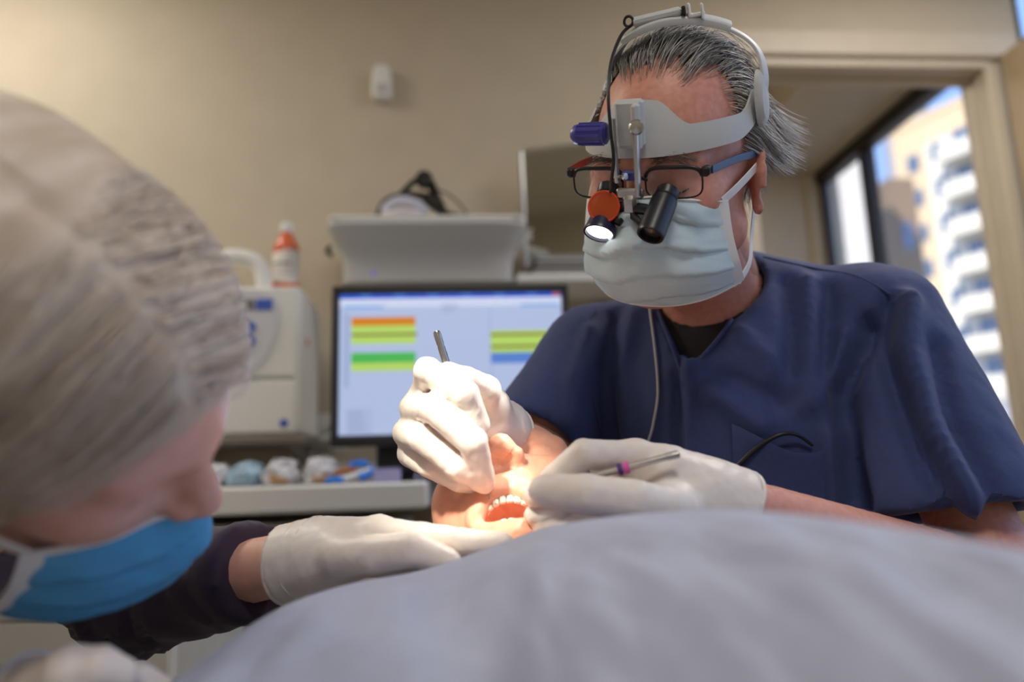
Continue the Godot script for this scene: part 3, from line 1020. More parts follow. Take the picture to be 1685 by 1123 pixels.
func build_tray() -> void:
	# wall-hung unit with a shallow tray top, tapering underneath
	var tr := thing("tray_unit", "light grey wall-hung unit with a wide tray top above the monitor", "equipment", Vector3(-0.066, 1.452, -1.99))
	var rows := []
	for q in [[0.152, 0.262, 0.135], [0.140, 0.266, 0.140], [0.130, 0.262, 0.136], [0.085, 0.235, 0.10], [0.052, 0.228, 0.08], [0.0, 0.226, 0.078]]:
		var ring := []
		for i in 41:
			var a := TAU * i / 40.0
			ring.append(Vector3(signf(cos(a)) * pow(absf(cos(a)), 0.25) * q[1], q[0], -signf(sin(a)) * pow(absf(sin(a)), 0.25) * q[2]))
		rows.append(ring)
	var v := PackedVector3Array()
	var ix := PackedInt32Array()
	for r in rows:
		v.append_array(PackedVector3Array(r.slice(0, 40)))
	for j in rows.size() - 1:
		for i in 40:
			var i2 := (i + 1) % 40
			ix.append_array(PackedInt32Array([j * 40 + i, j * 40 + i2, (j + 1) * 40 + i2, j * 40 + i, (j + 1) * 40 + i2, (j + 1) * 40 + i]))
	var k := v.size()
	v.append(Vector3(0, 0.152, 0))
	v.append(Vector3.ZERO)
	for i in 40:
		var i2 := (i + 1) % 40
		ix.append_array(PackedInt32Array([k, i2, i, k + 1, 200 + i, 200 + i2]))
	put("body", solid([v, ix], 30.0), mats["grey_plastic"], tr)
	put("tray_rim", solid(join([box(Vector3(0, 0.157, 0.128), Vector3(0.50, 0.012, 0.014), 0.004), box(Vector3(0, 0.157, -0.128), Vector3(0.50, 0.012, 0.014), 0.004), box(Vector3(0.252, 0.157, 0), Vector3(0.014, 0.012, 0.24), 0.004), box(Vector3(-0.252, 0.157, 0), Vector3(0.014, 0.012, 0.24), 0.004)])), mats["white_plastic"], tr)
	var led := mat("indicator_light", srgb(70, 80, 220), 0.4)
	led.emission_enabled = true
	led.emission = srgb(90, 100, 255)
	led.emission_energy_multiplier = 0.5
	put("indicator_light", solid(lathe([Vector2(0.005, 0), Vector2(0.004, 0.003), Vector2(0, 0.003)], 12, along(Vector3(-0.145, 0.022, 0.077), Vector3(-0.145, 0.022, 0.2)))), led, tr)
	put("side_clip", solid(tube(spline([Vector3(-0.262, 0.105, 0.05), Vector3(-0.27, 0.09, 0.06), Vector3(-0.255, 0.075, 0.06)], 4), 0.006)), mats["black_plastic"], tr)
	# coiled lead hanging at the right end of the tray
	var loop := []
	for i in 24:
		var a := i * 0.62
		loop.append(Vector3(0.006 * cos(a) + 0.004 * sin(i * 1.7), -0.0012 * i - 0.006 * absf(sin(i * 0.9)), 0.008 * sin(a)))
	var cl := thing("coiled_lead", "thin white coiled lead hanging off the tray's end", "lead", Vector3(0.208, 1.600, -1.93))
	put("wire", solid(tube(loop, 0.0022)), mats["white_plastic"], cl)
	# black head-worn magnifier resting on the tray
	var hd := thing("spare_headset", "black strapped loupe headset resting on the grey tray", "headset", Vector3(-0.085, 1.6155, -1.97))
	hd.scale = Vector3.ONE * 1.22
	hd.position.x = -0.098
	var bp: Material = mats["black_plastic"]
	var arc := []
	var outs := []
	var wid := []
	for i in 15:
		var a := PI * i / 14.0
		arc.append(Vector3(-0.075 * cos(a) - 0.01, 0.012 + 0.072 * pow(sin(a), 0.8), 0.04 * cos(a * 2.0) * 0.4))
		outs.append(Vector3(-cos(a), sin(a), 0))
		wid.append(0.022 + 0.012 * sin(a))
	put("head_band", solid(band(arc, outs, wid, 0.006), 50.0), bp, hd)
	put("top_strap", solid(tube(spline([Vector3(-0.03, 0.075, 0.03), Vector3(0.0, 0.108, 0.02), Vector3(0.028, 0.112, 0.0), Vector3(0.045, 0.075, -0.01), Vector3(0.06, 0.03, 0.0)], 5), 0.013, 0.015, 8, 0.55)), bp, hd)
	put("ratchet_knob", solid(lathe([Vector2(0.0, -0.014), Vector2(0.018, -0.012), Vector2(0.021, 0), Vector2(0.018, 0.012), Vector2(0.0, 0.014)], 18, along(Vector3(0.018, 0.112, 0.015), Vector3(0.0, 0.13, 0.2)))), bp, hd)
	put("side_arm", solid(tube(spline([Vector3(0.02, 0.06, 0.03), Vector3(0.05, 0.03, 0.04), Vector3(0.085, 0.014, 0.045), Vector3(0.115, 0.009, 0.05)], 5), 0.014, 0.008, 8, 0.7)), bp, hd)
	put("brow_pad", solid(tube(spline([Vector3(-0.072, 0.03, 0.035), Vector3(-0.04, 0.045, 0.055), Vector3(0.0, 0.036, 0.06), Vector3(0.02, 0.016, 0.055)], 5), 0.009, 0.008, 8, 1.5)), mat("lilac_pad", srgb(196, 198, 216), 0.7), hd)
	put("lens_pod", solid(tube(spline([Vector3(-0.07, 0.012, 0.05), Vector3(-0.03, 0.013, 0.066), Vector3(0.01, 0.012, 0.06)], 5), 0.011, 0.010, 10)), mat("pale_pad", srgb(214, 208, 214), 0.5), hd)
	put("cable", solid(tube(spline([Vector3(0.035, 0.098, 0.0), Vector3(0.07, 0.088, -0.01), Vector3(0.10, 0.06, -0.01), Vector3(0.122, 0.02, 0.0), Vector3(0.124, 0.003, 0.01)], 6), 0.0022)), bp, hd)
	put("cable", solid(tube(spline([Vector3(-0.08, 0.04, 0.0), Vector3(-0.10, 0.022, 0.01), Vector3(-0.108, 0.003, 0.02)], 6), 0.0018)), bp, hd)

func build_steriliser() -> void:
	# white bench steriliser on a wall bracket: front 0.30 wide, door panel with a rounded control field
	var s := thing("steriliser", "white bench steriliser with rounded control panel under the orange bottle", "appliance", Vector3(-0.545, 1.048, -1.95))
	put("body", solid(box(Vector3(0, 0.185, 0), Vector3(0.335, 0.368, 0.26), 0.010)), mats["white_plastic"], s)
	put("top_door", solid(box(Vector3(0, 0.252, 0.135), Vector3(0.325, 0.225, 0.016), 0.006)), mats["white_plastic"], s)
	put("lower_door", solid(box(Vector3(0, 0.068, 0.135), Vector3(0.325, 0.130, 0.016), 0.006)), mats["white_plastic"], s)
	var poly := PackedVector2Array()
	for i in 40:
		var a := TAU * i / 40
		var x := signf(cos(a)) * pow(absf(cos(a)), 0.6) * 0.115
		var y := signf(sin(a)) * pow(absf(sin(a)), 0.7 if sin(a) < 0.0 else 0.3) * 0.105
		poly.append(Vector2(x * (1.0 - 0.25 * maxf(-y / 0.105, 0.0)), 0.252 + y))
	var pn := put("control_panel", solid(moved(prism(poly, 0.006, 0.002), Transform3D(Basis(), Vector3(0, 0, 0.142)))), mat("panel_grey", srgb(206, 206, 210), 0.4), s)
	put("display", solid(box(Vector3(0.005, 0.318, 0.1485), Vector3(0.11, 0.026, 0.003), 0.001)), mat("lcd", srgb(120, 116, 112), 0.25), pn)
	put("display_badge", solid(box(Vector3(0.083, 0.318, 0.1485), Vector3(0.040, 0.028, 0.003), 0.001)), mat("badge_blue", srgb(66, 96, 186), 0.4), pn)
	for k in 2:
		var half := PackedVector2Array()
		for i in 13:
			var a := -PI / 2 + PI * i / 12.0
			half.append(Vector2(0.026 * cos(a), 0.016 * sin(a)))
		put("button", solid(moved(prism(half, 0.004, 0.001), Transform3D(Basis(), Vector3(0.040, 0.262 - 0.034 * k, 0.1475)))), mats["badge_blue"], pn)
	put("button", solid(lathe([Vector2(0.010, 0), Vector2(0.008, 0.004), Vector2(0, 0.004)], 16, along(Vector3(0.028, 0.186, 0.147), Vector3(0.028, 0.186, 1)))), mats["badge_blue"], pn)
	put("emblem", solid(lathe([Vector2(0.011, 0), Vector2(0.010, 0.002), Vector2(0, 0.002)], 20, along(Vector3(0.136, 0.028, 0.1425), Vector3(0.136, 0.028, 1)))), mats["badge_blue"], s)
	put("side_switch", solid(box(Vector3(0.169, 0.24, 0.05), Vector3(0.004, 0.018, 0.012), 0.001)), mat("red_switch", srgb(190, 50, 60), 0.4), s)
	put("steam_pipe", solid(tube(spline([Vector3(-0.07, 0.368, 0.06), Vector3(-0.075, 0.43, 0.06), Vector3(-0.05, 0.462, 0.06), Vector3(0.0, 0.466, 0.06), Vector3(0.042, 0.447, 0.06), Vector3(0.058, 0.40, 0.06), Vector3(0.058, 0.366, 0.06)], 6), 0.020, 0.020, 16)), mats["white_plastic"], s)
	var br := thing("wall_bracket", "dark metal wall bracket shelf carrying the steriliser", "bracket", Vector3(-0.545, 1.03, -1.99))
	put("plate", solid(box(Vector3(0, 0.008, 0.02), Vector3(0.40, 0.018, 0.36), 0.004)), mat("bracket_metal", srgb(120, 114, 106), 0.5), br)
	for x in [-0.15, 0.15]:
		put("arm", solid(moved(prism(PackedVector2Array([Vector2(0, 0), Vector2(0.26, 0), Vector2(0, -0.075)]), 0.02), Transform3D(Basis(Vector3.UP, -PI / 2), Vector3(x, -0.001, -0.158)))), mats["bracket_metal"], br)

func build_counter_clutter() -> void:
	# clear sterilisation pouches with instruments, a clip, a small box
	var film := mat("pouch_film", Color(0.93, 0.93, 0.95, 0.72), 0.3)
	film.transparency = BaseMaterial3D.TRANSPARENCY_ALPHA
	var tint := mat("pouch_blue_film", Color(0.72, 0.84, 0.92, 0.78), 0.3)
	tint.transparency = BaseMaterial3D.TRANSPARENCY_ALPHA
	var cast := mottle(mat("plaster_cast", Color.WHITE, 0.7), srgb(176, 128, 84), srgb(206, 170, 128), 0.05, 8.0, 31)
	var spots := [[-0.515, 0.062, 0.042, "first"], [-0.445, 0.060, 0.045, "blue"], [-0.370, 0.066, 0.050, "second"], [-0.285, 0.060, 0.052, "third"]]
	var names := ["clear crumpled pouch holding a tan dental cast next to the blue-tinted pouch", "blue-tinted crumpled pouch standing between two dental cast pouches", "clear crumpled pouch holding a tan dental cast in the middle of the worktop", "clear crumpled pouch with a pale cast beside the blue clips"]
	for k in 4:
		var q = spots[k]
		var p := thing("sterile_pouch", names[k], "pouch", Vector3(q[0], 0.9305, -1.63), "pouches on the worktop")
		var f := Field.new(Vector3(-0.06, -0.01, -0.05), Vector3(0.06, 0.07, 0.05), 0.0045)
		f.ell(Vector3(0, 0.018, 0), Vector3(0.034, 0.018, 0.026), 0.01)
		f.ell(Vector3(0.008 - 0.004 * k, q[2] * 0.62, -0.004), Vector3(0.028, q[2] * 0.34, 0.016), 0.016)
		f.cap(Vector3(-0.03, 0.008, 0.012), Vector3(0.034, 0.01, -0.01), 0.008, 0.006, 0.01)
		f.keep(Plane(Vector3.DOWN, 0.0))
		var g: Array = f.mesh()
		for i in g[0].size():
			var w: Vector3 = g[0][i]
			var q2 := w * Vector3(48.0, 34.0, 48.0)
			var n3 := Vector3(noise.get_noise_3dv(q2 + Vector3(k * 9, 0, 0)), 1.3 * (0.45 - absf(noise.get_noise_3dv(q2 + Vector3(5, k * 3, 0)))), noise.get_noise_3dv(q2 + Vector3(0, 0, 9 + k)))
			n3 += Vector3(noise.get_noise_3dv(w * 120.0), noise.get_noise_3dv(w * 120.0 + Vector3(4, 4, 4)), 0.0) * 0.35
			g[0][i] = w + n3 * 0.017 * smoothstep(0.0, 0.014, w.y)
		put("film", smooth(g), tint if k == 1 else film, p)
		if k != 1:
			var c := Field.new(Vector3(-0.05, -0.01, -0.04), Vector3(0.05, 0.06, 0.04), 0.004)
			c.chain([Vector3(-0.022, 0.014, -0.008), Vector3(-0.012, 0.015, 0.012), Vector3(0.006, 0.015, 0.014), Vector3(0.018, 0.013, -0.004)], [0.0105, 0.011, 0.011, 0.009], 0.006)
			put("cast", smooth(c.mesh()), cast, p)
	var blue := mat("clip_blue", srgb(30, 120, 220), 0.35)
	var cp := thing("blue_clip", "bright blue and white plastic clip lying beside the pouches", "clip", Vector3(-0.225, 0.9305, -1.61))
	put("jaw", solid(tube(spline([Vector3(-0.038, 0.008, 0), Vector3(-0.01, 0.010, 0.004), Vector3(0.02, 0.020, 0), Vector3(0.045, 0.028, -0.004)], 5), 0.008, 0.006, 8, 0.8)), mats["white_plastic"], cp)
	put("grip", solid(tube(spline([Vector3(-0.048, 0.006, 0.006), Vector3(-0.03, 0.008, 0.012), Vector3(-0.012, 0.007, 0.012)], 5), 0.0065)), blue, cp)
	put("grip", solid(tube(spline([Vector3(-0.002, 0.036, -0.012), Vector3(0.016, 0.041, -0.012), Vector3(0.036, 0.038, -0.010)], 5), 0.007)), blue, cp)
	put("grip", solid(tube(spline([Vector3(0.02, 0.011, 0.004), Vector3(0.04, 0.019, -0.002), Vector3(0.052, 0.029, -0.006)], 5), 0.0095)), blue, cp)
	put("spring", solid(tube(spline([Vector3(-0.035, 0.020, -0.006), Vector3(-0.012, 0.027, -0.008), Vector3(0.012, 0.030, -0.01)], 5), 0.0055)), mat("clip_orange", srgb(170, 96, 44), 0.4), cp)
	var bx := thing("bur_box", "small clear lilac-edged plastic box on the worktop's end", "box", Vector3(-0.145, 0.9305, -1.59))
	var clear := mat("clear_lilac", Color(0.80, 0.78, 0.92, 0.45), 0.12)
	clear.transparency = BaseMaterial3D.TRANSPARENCY_ALPHA
	put("shell", solid(join([box(Vector3(0, 0.0025, 0), Vector3(0.054, 0.005, 0.036), 0.001), box(Vector3(0, 0.013, 0.0165), Vector3(0.054, 0.022, 0.003), 0.001), box(Vector3(0, 0.013, -0.0165), Vector3(0.054, 0.022, 0.003), 0.001), box(Vector3(0.0255, 0.013, 0), Vector3(0.003, 0.022, 0.030), 0.001), box(Vector3(-0.0255, 0.013, 0), Vector3(0.003, 0.022, 0.030), 0.001)])), mat("lilac_plastic", srgb(176, 172, 214), 0.3), bx)
	put("lid", solid(box(Vector3(0, 0.0265, 0), Vector3(0.054, 0.004, 0.036), 0.001)), clear, bx)
	put("bur_strip", solid(box(Vector3(0, 0.010, 0), Vector3(0.040, 0.009, 0.022), 0.002)), mats["white_plastic"], bx)
	var names2 := ["tiny steel bur cup at the worktop's end", "tiny steel bur cup nearest the worktop's corner"]
	for k in 2:
		var bc := thing("bur_cup", names2[k], "cup", Vector3(-0.085 + 0.013 * k, 0.9305, -1.60))
		put("cup", solid(lathe([Vector2(0.0035, 0), Vector2(0.004, 0.001), Vector2(0.0038, 0.013 - 0.002 * k), Vector2(0.002, 0.015 - 0.002 * k), Vector2(0, 0.015 - 0.002 * k)], 12)), mats["steel"], bc)
	var cb := thing("monitor_cable", "black cable looping down behind the monitor stand", "cable", Vector3(0.05, 0.9305, -1.60))
	put("cable", solid(tube(spline([Vector3(0.02, 0.11, -0.01), Vector3(0.03, 0.06, 0.01), Vector3(0.012, 0.018, 0.03), Vector3(-0.03, 0.005, 0.03)], 6), 0.004)), mats["black_plastic"], cb)

# ------------------------------------------------------------------ people: shared builders
func people_materials() -> void:
	if mats.has("skin_man"):
		return
	var sk := mottle(mat("skin_man", Color.WHITE, 0.48), srgb(196, 132, 112), srgb(220, 160, 142), 0.03, 7.0, 41)
	var sw := mottle(mat("skin_woman", Color.WHITE, 0.5), srgb(214, 160, 142), srgb(228, 180, 162), 0.02, 7.0, 42)
	var sp := mottle(mat("skin_patient", Color.WHITE, 0.45), srgb(216, 150, 122), srgb(230, 172, 146), 0.02, 7.0, 43)
	for m in [sk, sw, sp]:
		m.subsurf_scatter_enabled = true
		m.subsurf_scatter_strength = 0.12
	var sc := mottle(mat("navy_cotton", Color.WHITE, 0.8), srgb(44, 58, 104), srgb(50, 66, 118), 0.03, 6.0, 44)
	sc.rim_enabled = true
	sc.rim = 0.18
	sc.rim_tint = 0.6
	sc.normal_enabled = true
	var n := noise_tex(0.35, Color.BLACK, Color.WHITE, 9, 2, 256)
	n.as_normal_map = true
	n.bump_strength = 1.2
	sc.normal_texture = n
	sc.normal_scale = 0.25
	mottle(mat("black_jersey", Color.WHITE, 0.9), srgb(28, 24, 24), srgb(36, 31, 30), 0.1, 8.0, 45)
	var pu := mottle(mat("purple_jersey", Color.WHITE, 0.9), srgb(42, 28, 50), srgb(52, 36, 62), 0.1, 10.0, 46)
	pu.rim_enabled = true
	pu.rim = 0.3
	var gl := mottle(mat("latex", Color.WHITE, 0.42), srgb(226, 214, 204), srgb(236, 228, 220), 0.02, 6.0, 47)
	gl.subsurf_scatter_enabled = true
	gl.subsurf_scatter_strength = 0.1
	mat("grey_hair", Color.WHITE, 0.5).vertex_color_use_as_albedo = true
	mat("blonde_hair", Color.WHITE, 0.5).vertex_color_use_as_albedo = true
	mat("mask_white", srgb(232, 232, 232), 0.85)
	mottle(mat("mask_pale_blue", Color.WHITE, 0.85), srgb(196, 215, 222), srgb(204, 222, 229), 0.05, 10.0, 48)
	mottle(mat("mask_blue", Color.WHITE, 0.85), srgb(84, 164, 214), srgb(96, 176, 224), 0.05, 10.0, 49)

func head_shape(f: Field, neck_to: Vector3, neck_r: float, slim := 1.0, open_mouth := false) -> void:
	# x to the person's left, y up, z out of the face; the middle of the head is the origin
	f.ell(Vector3(0, 0.035, -0.012), Vector3(0.0765, 0.097, 0.099), 0.02)
	f.ell(Vector3(0, -0.02, 0.028), Vector3(0.064 * slim, 0.088, 0.064), 0.03)
	f.cap(Vector3(0, -0.045, -0.03), neck_to, neck_r * 0.95, neck_r, 0.03)
	for s: float in [-1.0, 1.0]:
		f.cap(Vector3(s * 0.056 * slim, -0.055, 0.008), Vector3(s * 0.012, -0.093 - (0.024 if open_mouth else 0.0), 0.072), 0.019, 0.017, 0.03)
		f.ell(Vector3(s * 0.042 * slim, -0.014, 0.056), Vector3(0.021, 0.018, 0.021), 0.03)
		f.cap(Vector3(s * 0.008, 0.033, 0.085), Vector3(s * 0.046, 0.031, 0.070), 0.010, 0.008, 0.016)
	f.ell(Vector3(0, -0.092 - (0.024 if open_mouth else 0.0), 0.072), Vector3(0.021, 0.017, 0.017), 0.02)
	f.ell(Vector3(0, -0.056, 0.076), Vector3(0.030, 0.026, 0.020), 0.02)
	for s: float in [-1.0, 1.0]:
		f.ell(Vector3(s * 0.031, 0.012, 0.095), Vector3(0.019, 0.0125, 0.016), 0.012, Basis(), true)
		f.ell(Vector3(s * 0.031, 0.012, 0.0725), Vector3(0.0140, 0.0125, 0.0135), 0.004)
	f.cap(Vector3(0, 0.022, 0.088), Vector3(0, -0.014, 0.109), 0.0075, 0.0115, 0.010)
	for s: float in [-1.0, 1.0]:
		f.ell(Vector3(s * 0.011, -0.019, 0.100), Vector3(0.0085, 0.0075, 0.010), 0.006)
		f.ell(Vector3(s * 0.0065, -0.026, 0.103), Vector3(0.0035, 0.005, 0.005), 0.003, Basis(), true)
	# lips
	if open_mouth:
		f.ell(Vector3(0, -0.072, 0.092), Vector3(0.026, 0.024, 0.034), 0.008, Basis(), true)
		for i in 14:
			var a := TAU * i / 14
			var b := TAU * (i + 1) / 14
			f.cap(Vector3(0.0265 * cos(a), -0.072 + 0.0235 * sin(a), 0.089 - 0.010 * absf(cos(a))), Vector3(0.0265 * cos(b), -0.072 + 0.0235 * sin(b), 0.089 - 0.010 * absf(cos(b))), 0.0055, 0.0055, 0.006)
	else:
		f.cap(Vector3(-0.02, -0.052, 0.088), Vector3(0.02, -0.052, 0.088), 0.005, 0.005, 0.006)
		f.cap(Vector3(-0.017, -0.063, 0.088), Vector3(0.017, -0.063, 0.088), 0.006, 0.006, 0.006)
	# ears: a plate, the rolled rim, the hollow and the lobe
	for s: float in [-1.0, 1.0]:
		var tilt := Basis(Vector3.UP, s * 0.45) * Basis(Vector3.RIGHT, -0.15)
		var c := Vector3(s * 0.079, -0.004, -0.012)
		f.ell(c, Vector3(0.0045, 0.029, 0.018), 0.006, tilt)
		var prev := Vector3.ZERO
		for i in 10:
			var a := deg_to_rad(-60.0 + 29.0 * i)
			var p := c + tilt * Vector3(s * 0.0045, 0.003 + 0.0285 * sin(a), -0.0185 * cos(a))
			if i > 0:
				f.cap(prev, p, 0.0038, 0.0038, 0.003)
			prev = p
		f.ell(c + tilt * Vector3(s * 0.002, -0.029, 0.004), Vector3(0.005, 0.009, 0.008), 0.005, tilt)
		f.ell(c + tilt * Vector3(s * 0.006, -0.003, 0.004), Vector3(0.005, 0.013, 0.009), 0.003, tilt, true)

func head_mesh(t: Transform3D, neck_world: Vector3, neck_r: float, slim := 1.0, open_mouth := false, cell := 0.0036) -> Array:
	var f := Field.new(Vector3(-0.105, -0.175, -0.135), Vector3(0.105, 0.145, 0.135), cell)
	head_shape(f, t.affine_inverse() * neck_world, neck_r, slim, open_mouth)
	return moved(f.mesh(), t)

func strand(v: PackedVector3Array, ix: PackedInt32Array, col: PackedColorArray, pts: PackedVector3Array, r: float, c: Color) -> void:
	var n := pts.size()
	var base := v.size()
	for j in n:
		var d := (pts[mini(j + 1, n - 1)] - pts[maxi(j - 1, 0)]).normalized()
		var s := d.cross(Vector3(0.3, 0.9, 0.2)).normalized()
		var u := s.cross(d)
		var w := r * (1.0 - 0.75 * pow(float(j) / (n - 1), 2.0))
		v.append(pts[j] + s * w)
		v.append(pts[j] - s * w * 0.5 + u * w * 0.87)
		v.append(pts[j] - s * w * 0.5 - u * w * 0.87)
		for k in 3:
			col.append(c)
	for j in n - 1:
		for i in 3:
			var i2 := (i + 1) % 3
			var a := base + j * 3
			ix.append_array(PackedInt32Array([a + i, a + i2, a + 3 + i2, a + i, a + 3 + i2, a + 3 + i]))

func glove(called: String, chains: Array, palm: Array, cuff: Array, parent: Node3D, wrinkle := 0.0007, cell := 0.0026) -> void:
	# chains: fingers as [x, y, depth, radius] joints; palm: capsules [joint, joint]; cuff: the open end [joint, joint, ring radius]
	var lo := Vector3.ONE * 99.0
	var hi := -lo
	var cp := []
	for c in chains:
		var pts := []
		for q in c:
			pts.append(at(q[0], q[1], q[2]))
		cp.append(pts)
	var pp := []
	for c in palm:
		pp.append([at(c[0][0], c[0][1], c[0][2]), at(c[1][0], c[1][1], c[1][2])])
	for pts in cp + pp:
		for p in pts:
			lo = lo.min(p)
			hi = hi.max(p)
	var f := Field.new(lo - Vector3.ONE * 0.045, hi + Vector3.ONE * 0.045, cell)
	for i in palm.size():
		f.cap(pp[i][0], pp[i][1], palm[i][0][3], palm[i][1][3], 0.012)
	for i in chains.size():
		for j in chains[i].size() - 1:
			f.cap(cp[i][j], cp[i][j + 1], chains[i][j][3], chains[i][j + 1][3], 0.006 if j == 0 else 0.0022)
	var a := at(cuff[0][0], cuff[0][1], cuff[0][2])
	var b := at(cuff[1][0], cuff[1][1], cuff[1][2])
	var out := (b - a).normalized()
	f.cap(a, b + out * 0.02, cuff[2], cuff[2], 0.014)
	f.keep(Plane(out, out.dot(b)))
	var g: Array = f.mesh()
	var nn := normals_of(g)
	for i in g[0].size():
		var p: Vector3 = g[0][i]
		g[0][i] = p + nn[i] * wrinkle * (noise.get_noise_3dv(p * 55.0) + 0.6 * noise.get_noise_3dv(p * Vector3(140, 60, 140)))
	var inv := parent.global_transform.affine_inverse()
	var o := put("glove", smooth(moved(g, inv)), mats["latex"], parent)
	# rolled edge and a crease ring round the wrist
	var ref := along(b, b + out)
	for k in 3:
		var ring := []
		var rr: float = cuff[2] + 0.0008
		for i in 29:
			var an := TAU * i / 28.0
			ring.append(inv * (b - out * (0.001 + 0.017 * k + 0.003 * sin(an * 2.0 + k)) + ref.basis.x * cos(an) * rr + ref.basis.z * sin(an) * rr))
		put("cuff_roll", smooth(tube(ring, 0.0022 - 0.0004 * k, -1.0, 8)), mats["latex"], o)

func mask_point(ctrl: Array, u: float, v: float) -> Vector3:
	# ctrl: 4 rows of 4 points over the half face, u -1..1, v 0..1
	var rows := []
	var au := absf(u) * 3.0
	var i := mini(int(au), 2)
	var s := au - i
	for r in 4:
		var q: Array = ctrl[r]
		var p0: Vector3 = q[i - 1] if i > 0 else Vector3(-q[1].x, q[1].y, q[1].z)
		var p3: Vector3 = q[mini(i + 2, 3)]
		var p: Vector3 = q[i].cubic_interpolate(q[i + 1], p0, p3, s)
		p.x *= signf(u) if u != 0.0 else 0.0
		rows.append(p)
	var av := v * 3.0
	var j := mini(int(av), 2)
	return rows[j].cubic_interpolate(rows[j + 1], rows[maxi(j - 1, 0)], rows[mini(j + 2, 3)], av - j)

func face_mask(t: Transform3D, called: String, label: String, m: Material) -> Node3D:
	var o := thing(called, label, "face mask")
	o.transform = t
	var ctrl := [
		[Vector3(0, 0.006, 0.113), Vector3(0.022, 0.004, 0.099), Vector3(0.045, -0.002, 0.085), Vector3(0.068, -0.010, 0.060)],
		[Vector3(0, -0.028, 0.130), Vector3(0.028, -0.030, 0.116), Vector3(0.054, -0.036, 0.096), Vector3(0.073, -0.044, 0.062)],
		[Vector3(0, -0.070, 0.127), Vector3(0.031, -0.070, 0.116), Vector3(0.060, -0.070, 0.094), Vector3(0.078, -0.074, 0.056)],
		[Vector3(0, -0.107, 0.092), Vector3(0.031, -0.106, 0.087), Vector3(0.057, -0.103, 0.068), Vector3(0.076, -0.098, 0.036)]]
	var rows := []
	for j in 49:
		var row := []
		for i in 41:
			var u := i / 20.0 - 1.0
			var v := j / 48.0
			var p := mask_point(ctrl, u, v)
			var out := (p - Vector3(0, -0.045, 0.0)).normalized()
			var fade := (1.0 - pow(absf(u), 5.0)) * smoothstep(0.0, 0.1, v) * smoothstep(1.0, 0.9, v)
			var saw := fposmod(v * 4.4 + 0.25 * sin(u * 2.6 + 0.6) + 0.1 * sin(u * 7.0), 1.0)
			p += out * (0.0052 * saw - 0.0020) * fade
			p += out * 0.0035 * noise.get_noise_3d(p.x * 26.0, p.y * 40.0, 3.0) * fade
			row.append(p)
		rows.append(row)
	put("panel", smooth(sheet(rows, -0.0012)), m, o)
	var edges := {"top_binding": [], "bottom_binding": []}
	for i in 41:
		edges["top_binding"].append(rows[0][i])
		edges["bottom_binding"].append(rows[48][i])
	for e in edges:
		put(e, smooth(tube(edges[e], 0.0026, -1.0, 8, 0.5)), mats["mask_white"], o)
	for i in [0, 40]:
		var e := []
		var outs := []
		var wid := []
		for j in 49:
			var p: Vector3 = rows[j][i]
			e.append(p)
			outs.append((p - Vector3(0, -0.05, 0.0)).normalized())
			wid.append(0.013)
		put("side_binding", solid(band(e, outs, wid, 0.0018), 50.0), mats["mask_white"], o)
		var s := -1.0 if i == 0 else 1.0
		var up := [rows[0][i], Vector3(s * 0.076, -0.002, 0.035), Vector3(s * 0.084, 0.010, -0.005), Vector3(s * 0.088, 0.022, -0.030)]
		var lowp := [rows[47][i], Vector3(s * 0.080, -0.085, 0.012), Vector3(s * 0.076, -0.062, -0.010), Vector3(s * 0.072, -0.030, -0.040)]
		for q in [up, lowp]:
			var pts := spline(q, 6)
			var o2 := []
			var w2 := []
			for p in pts:
				o2.append(Vector3(s, 0, 0.1))
				w2.append(0.0085)
			put("tie_strap", solid(band(pts, o2, w2, 0.0012), 50.0), mats["mask_white"], o)
	return o

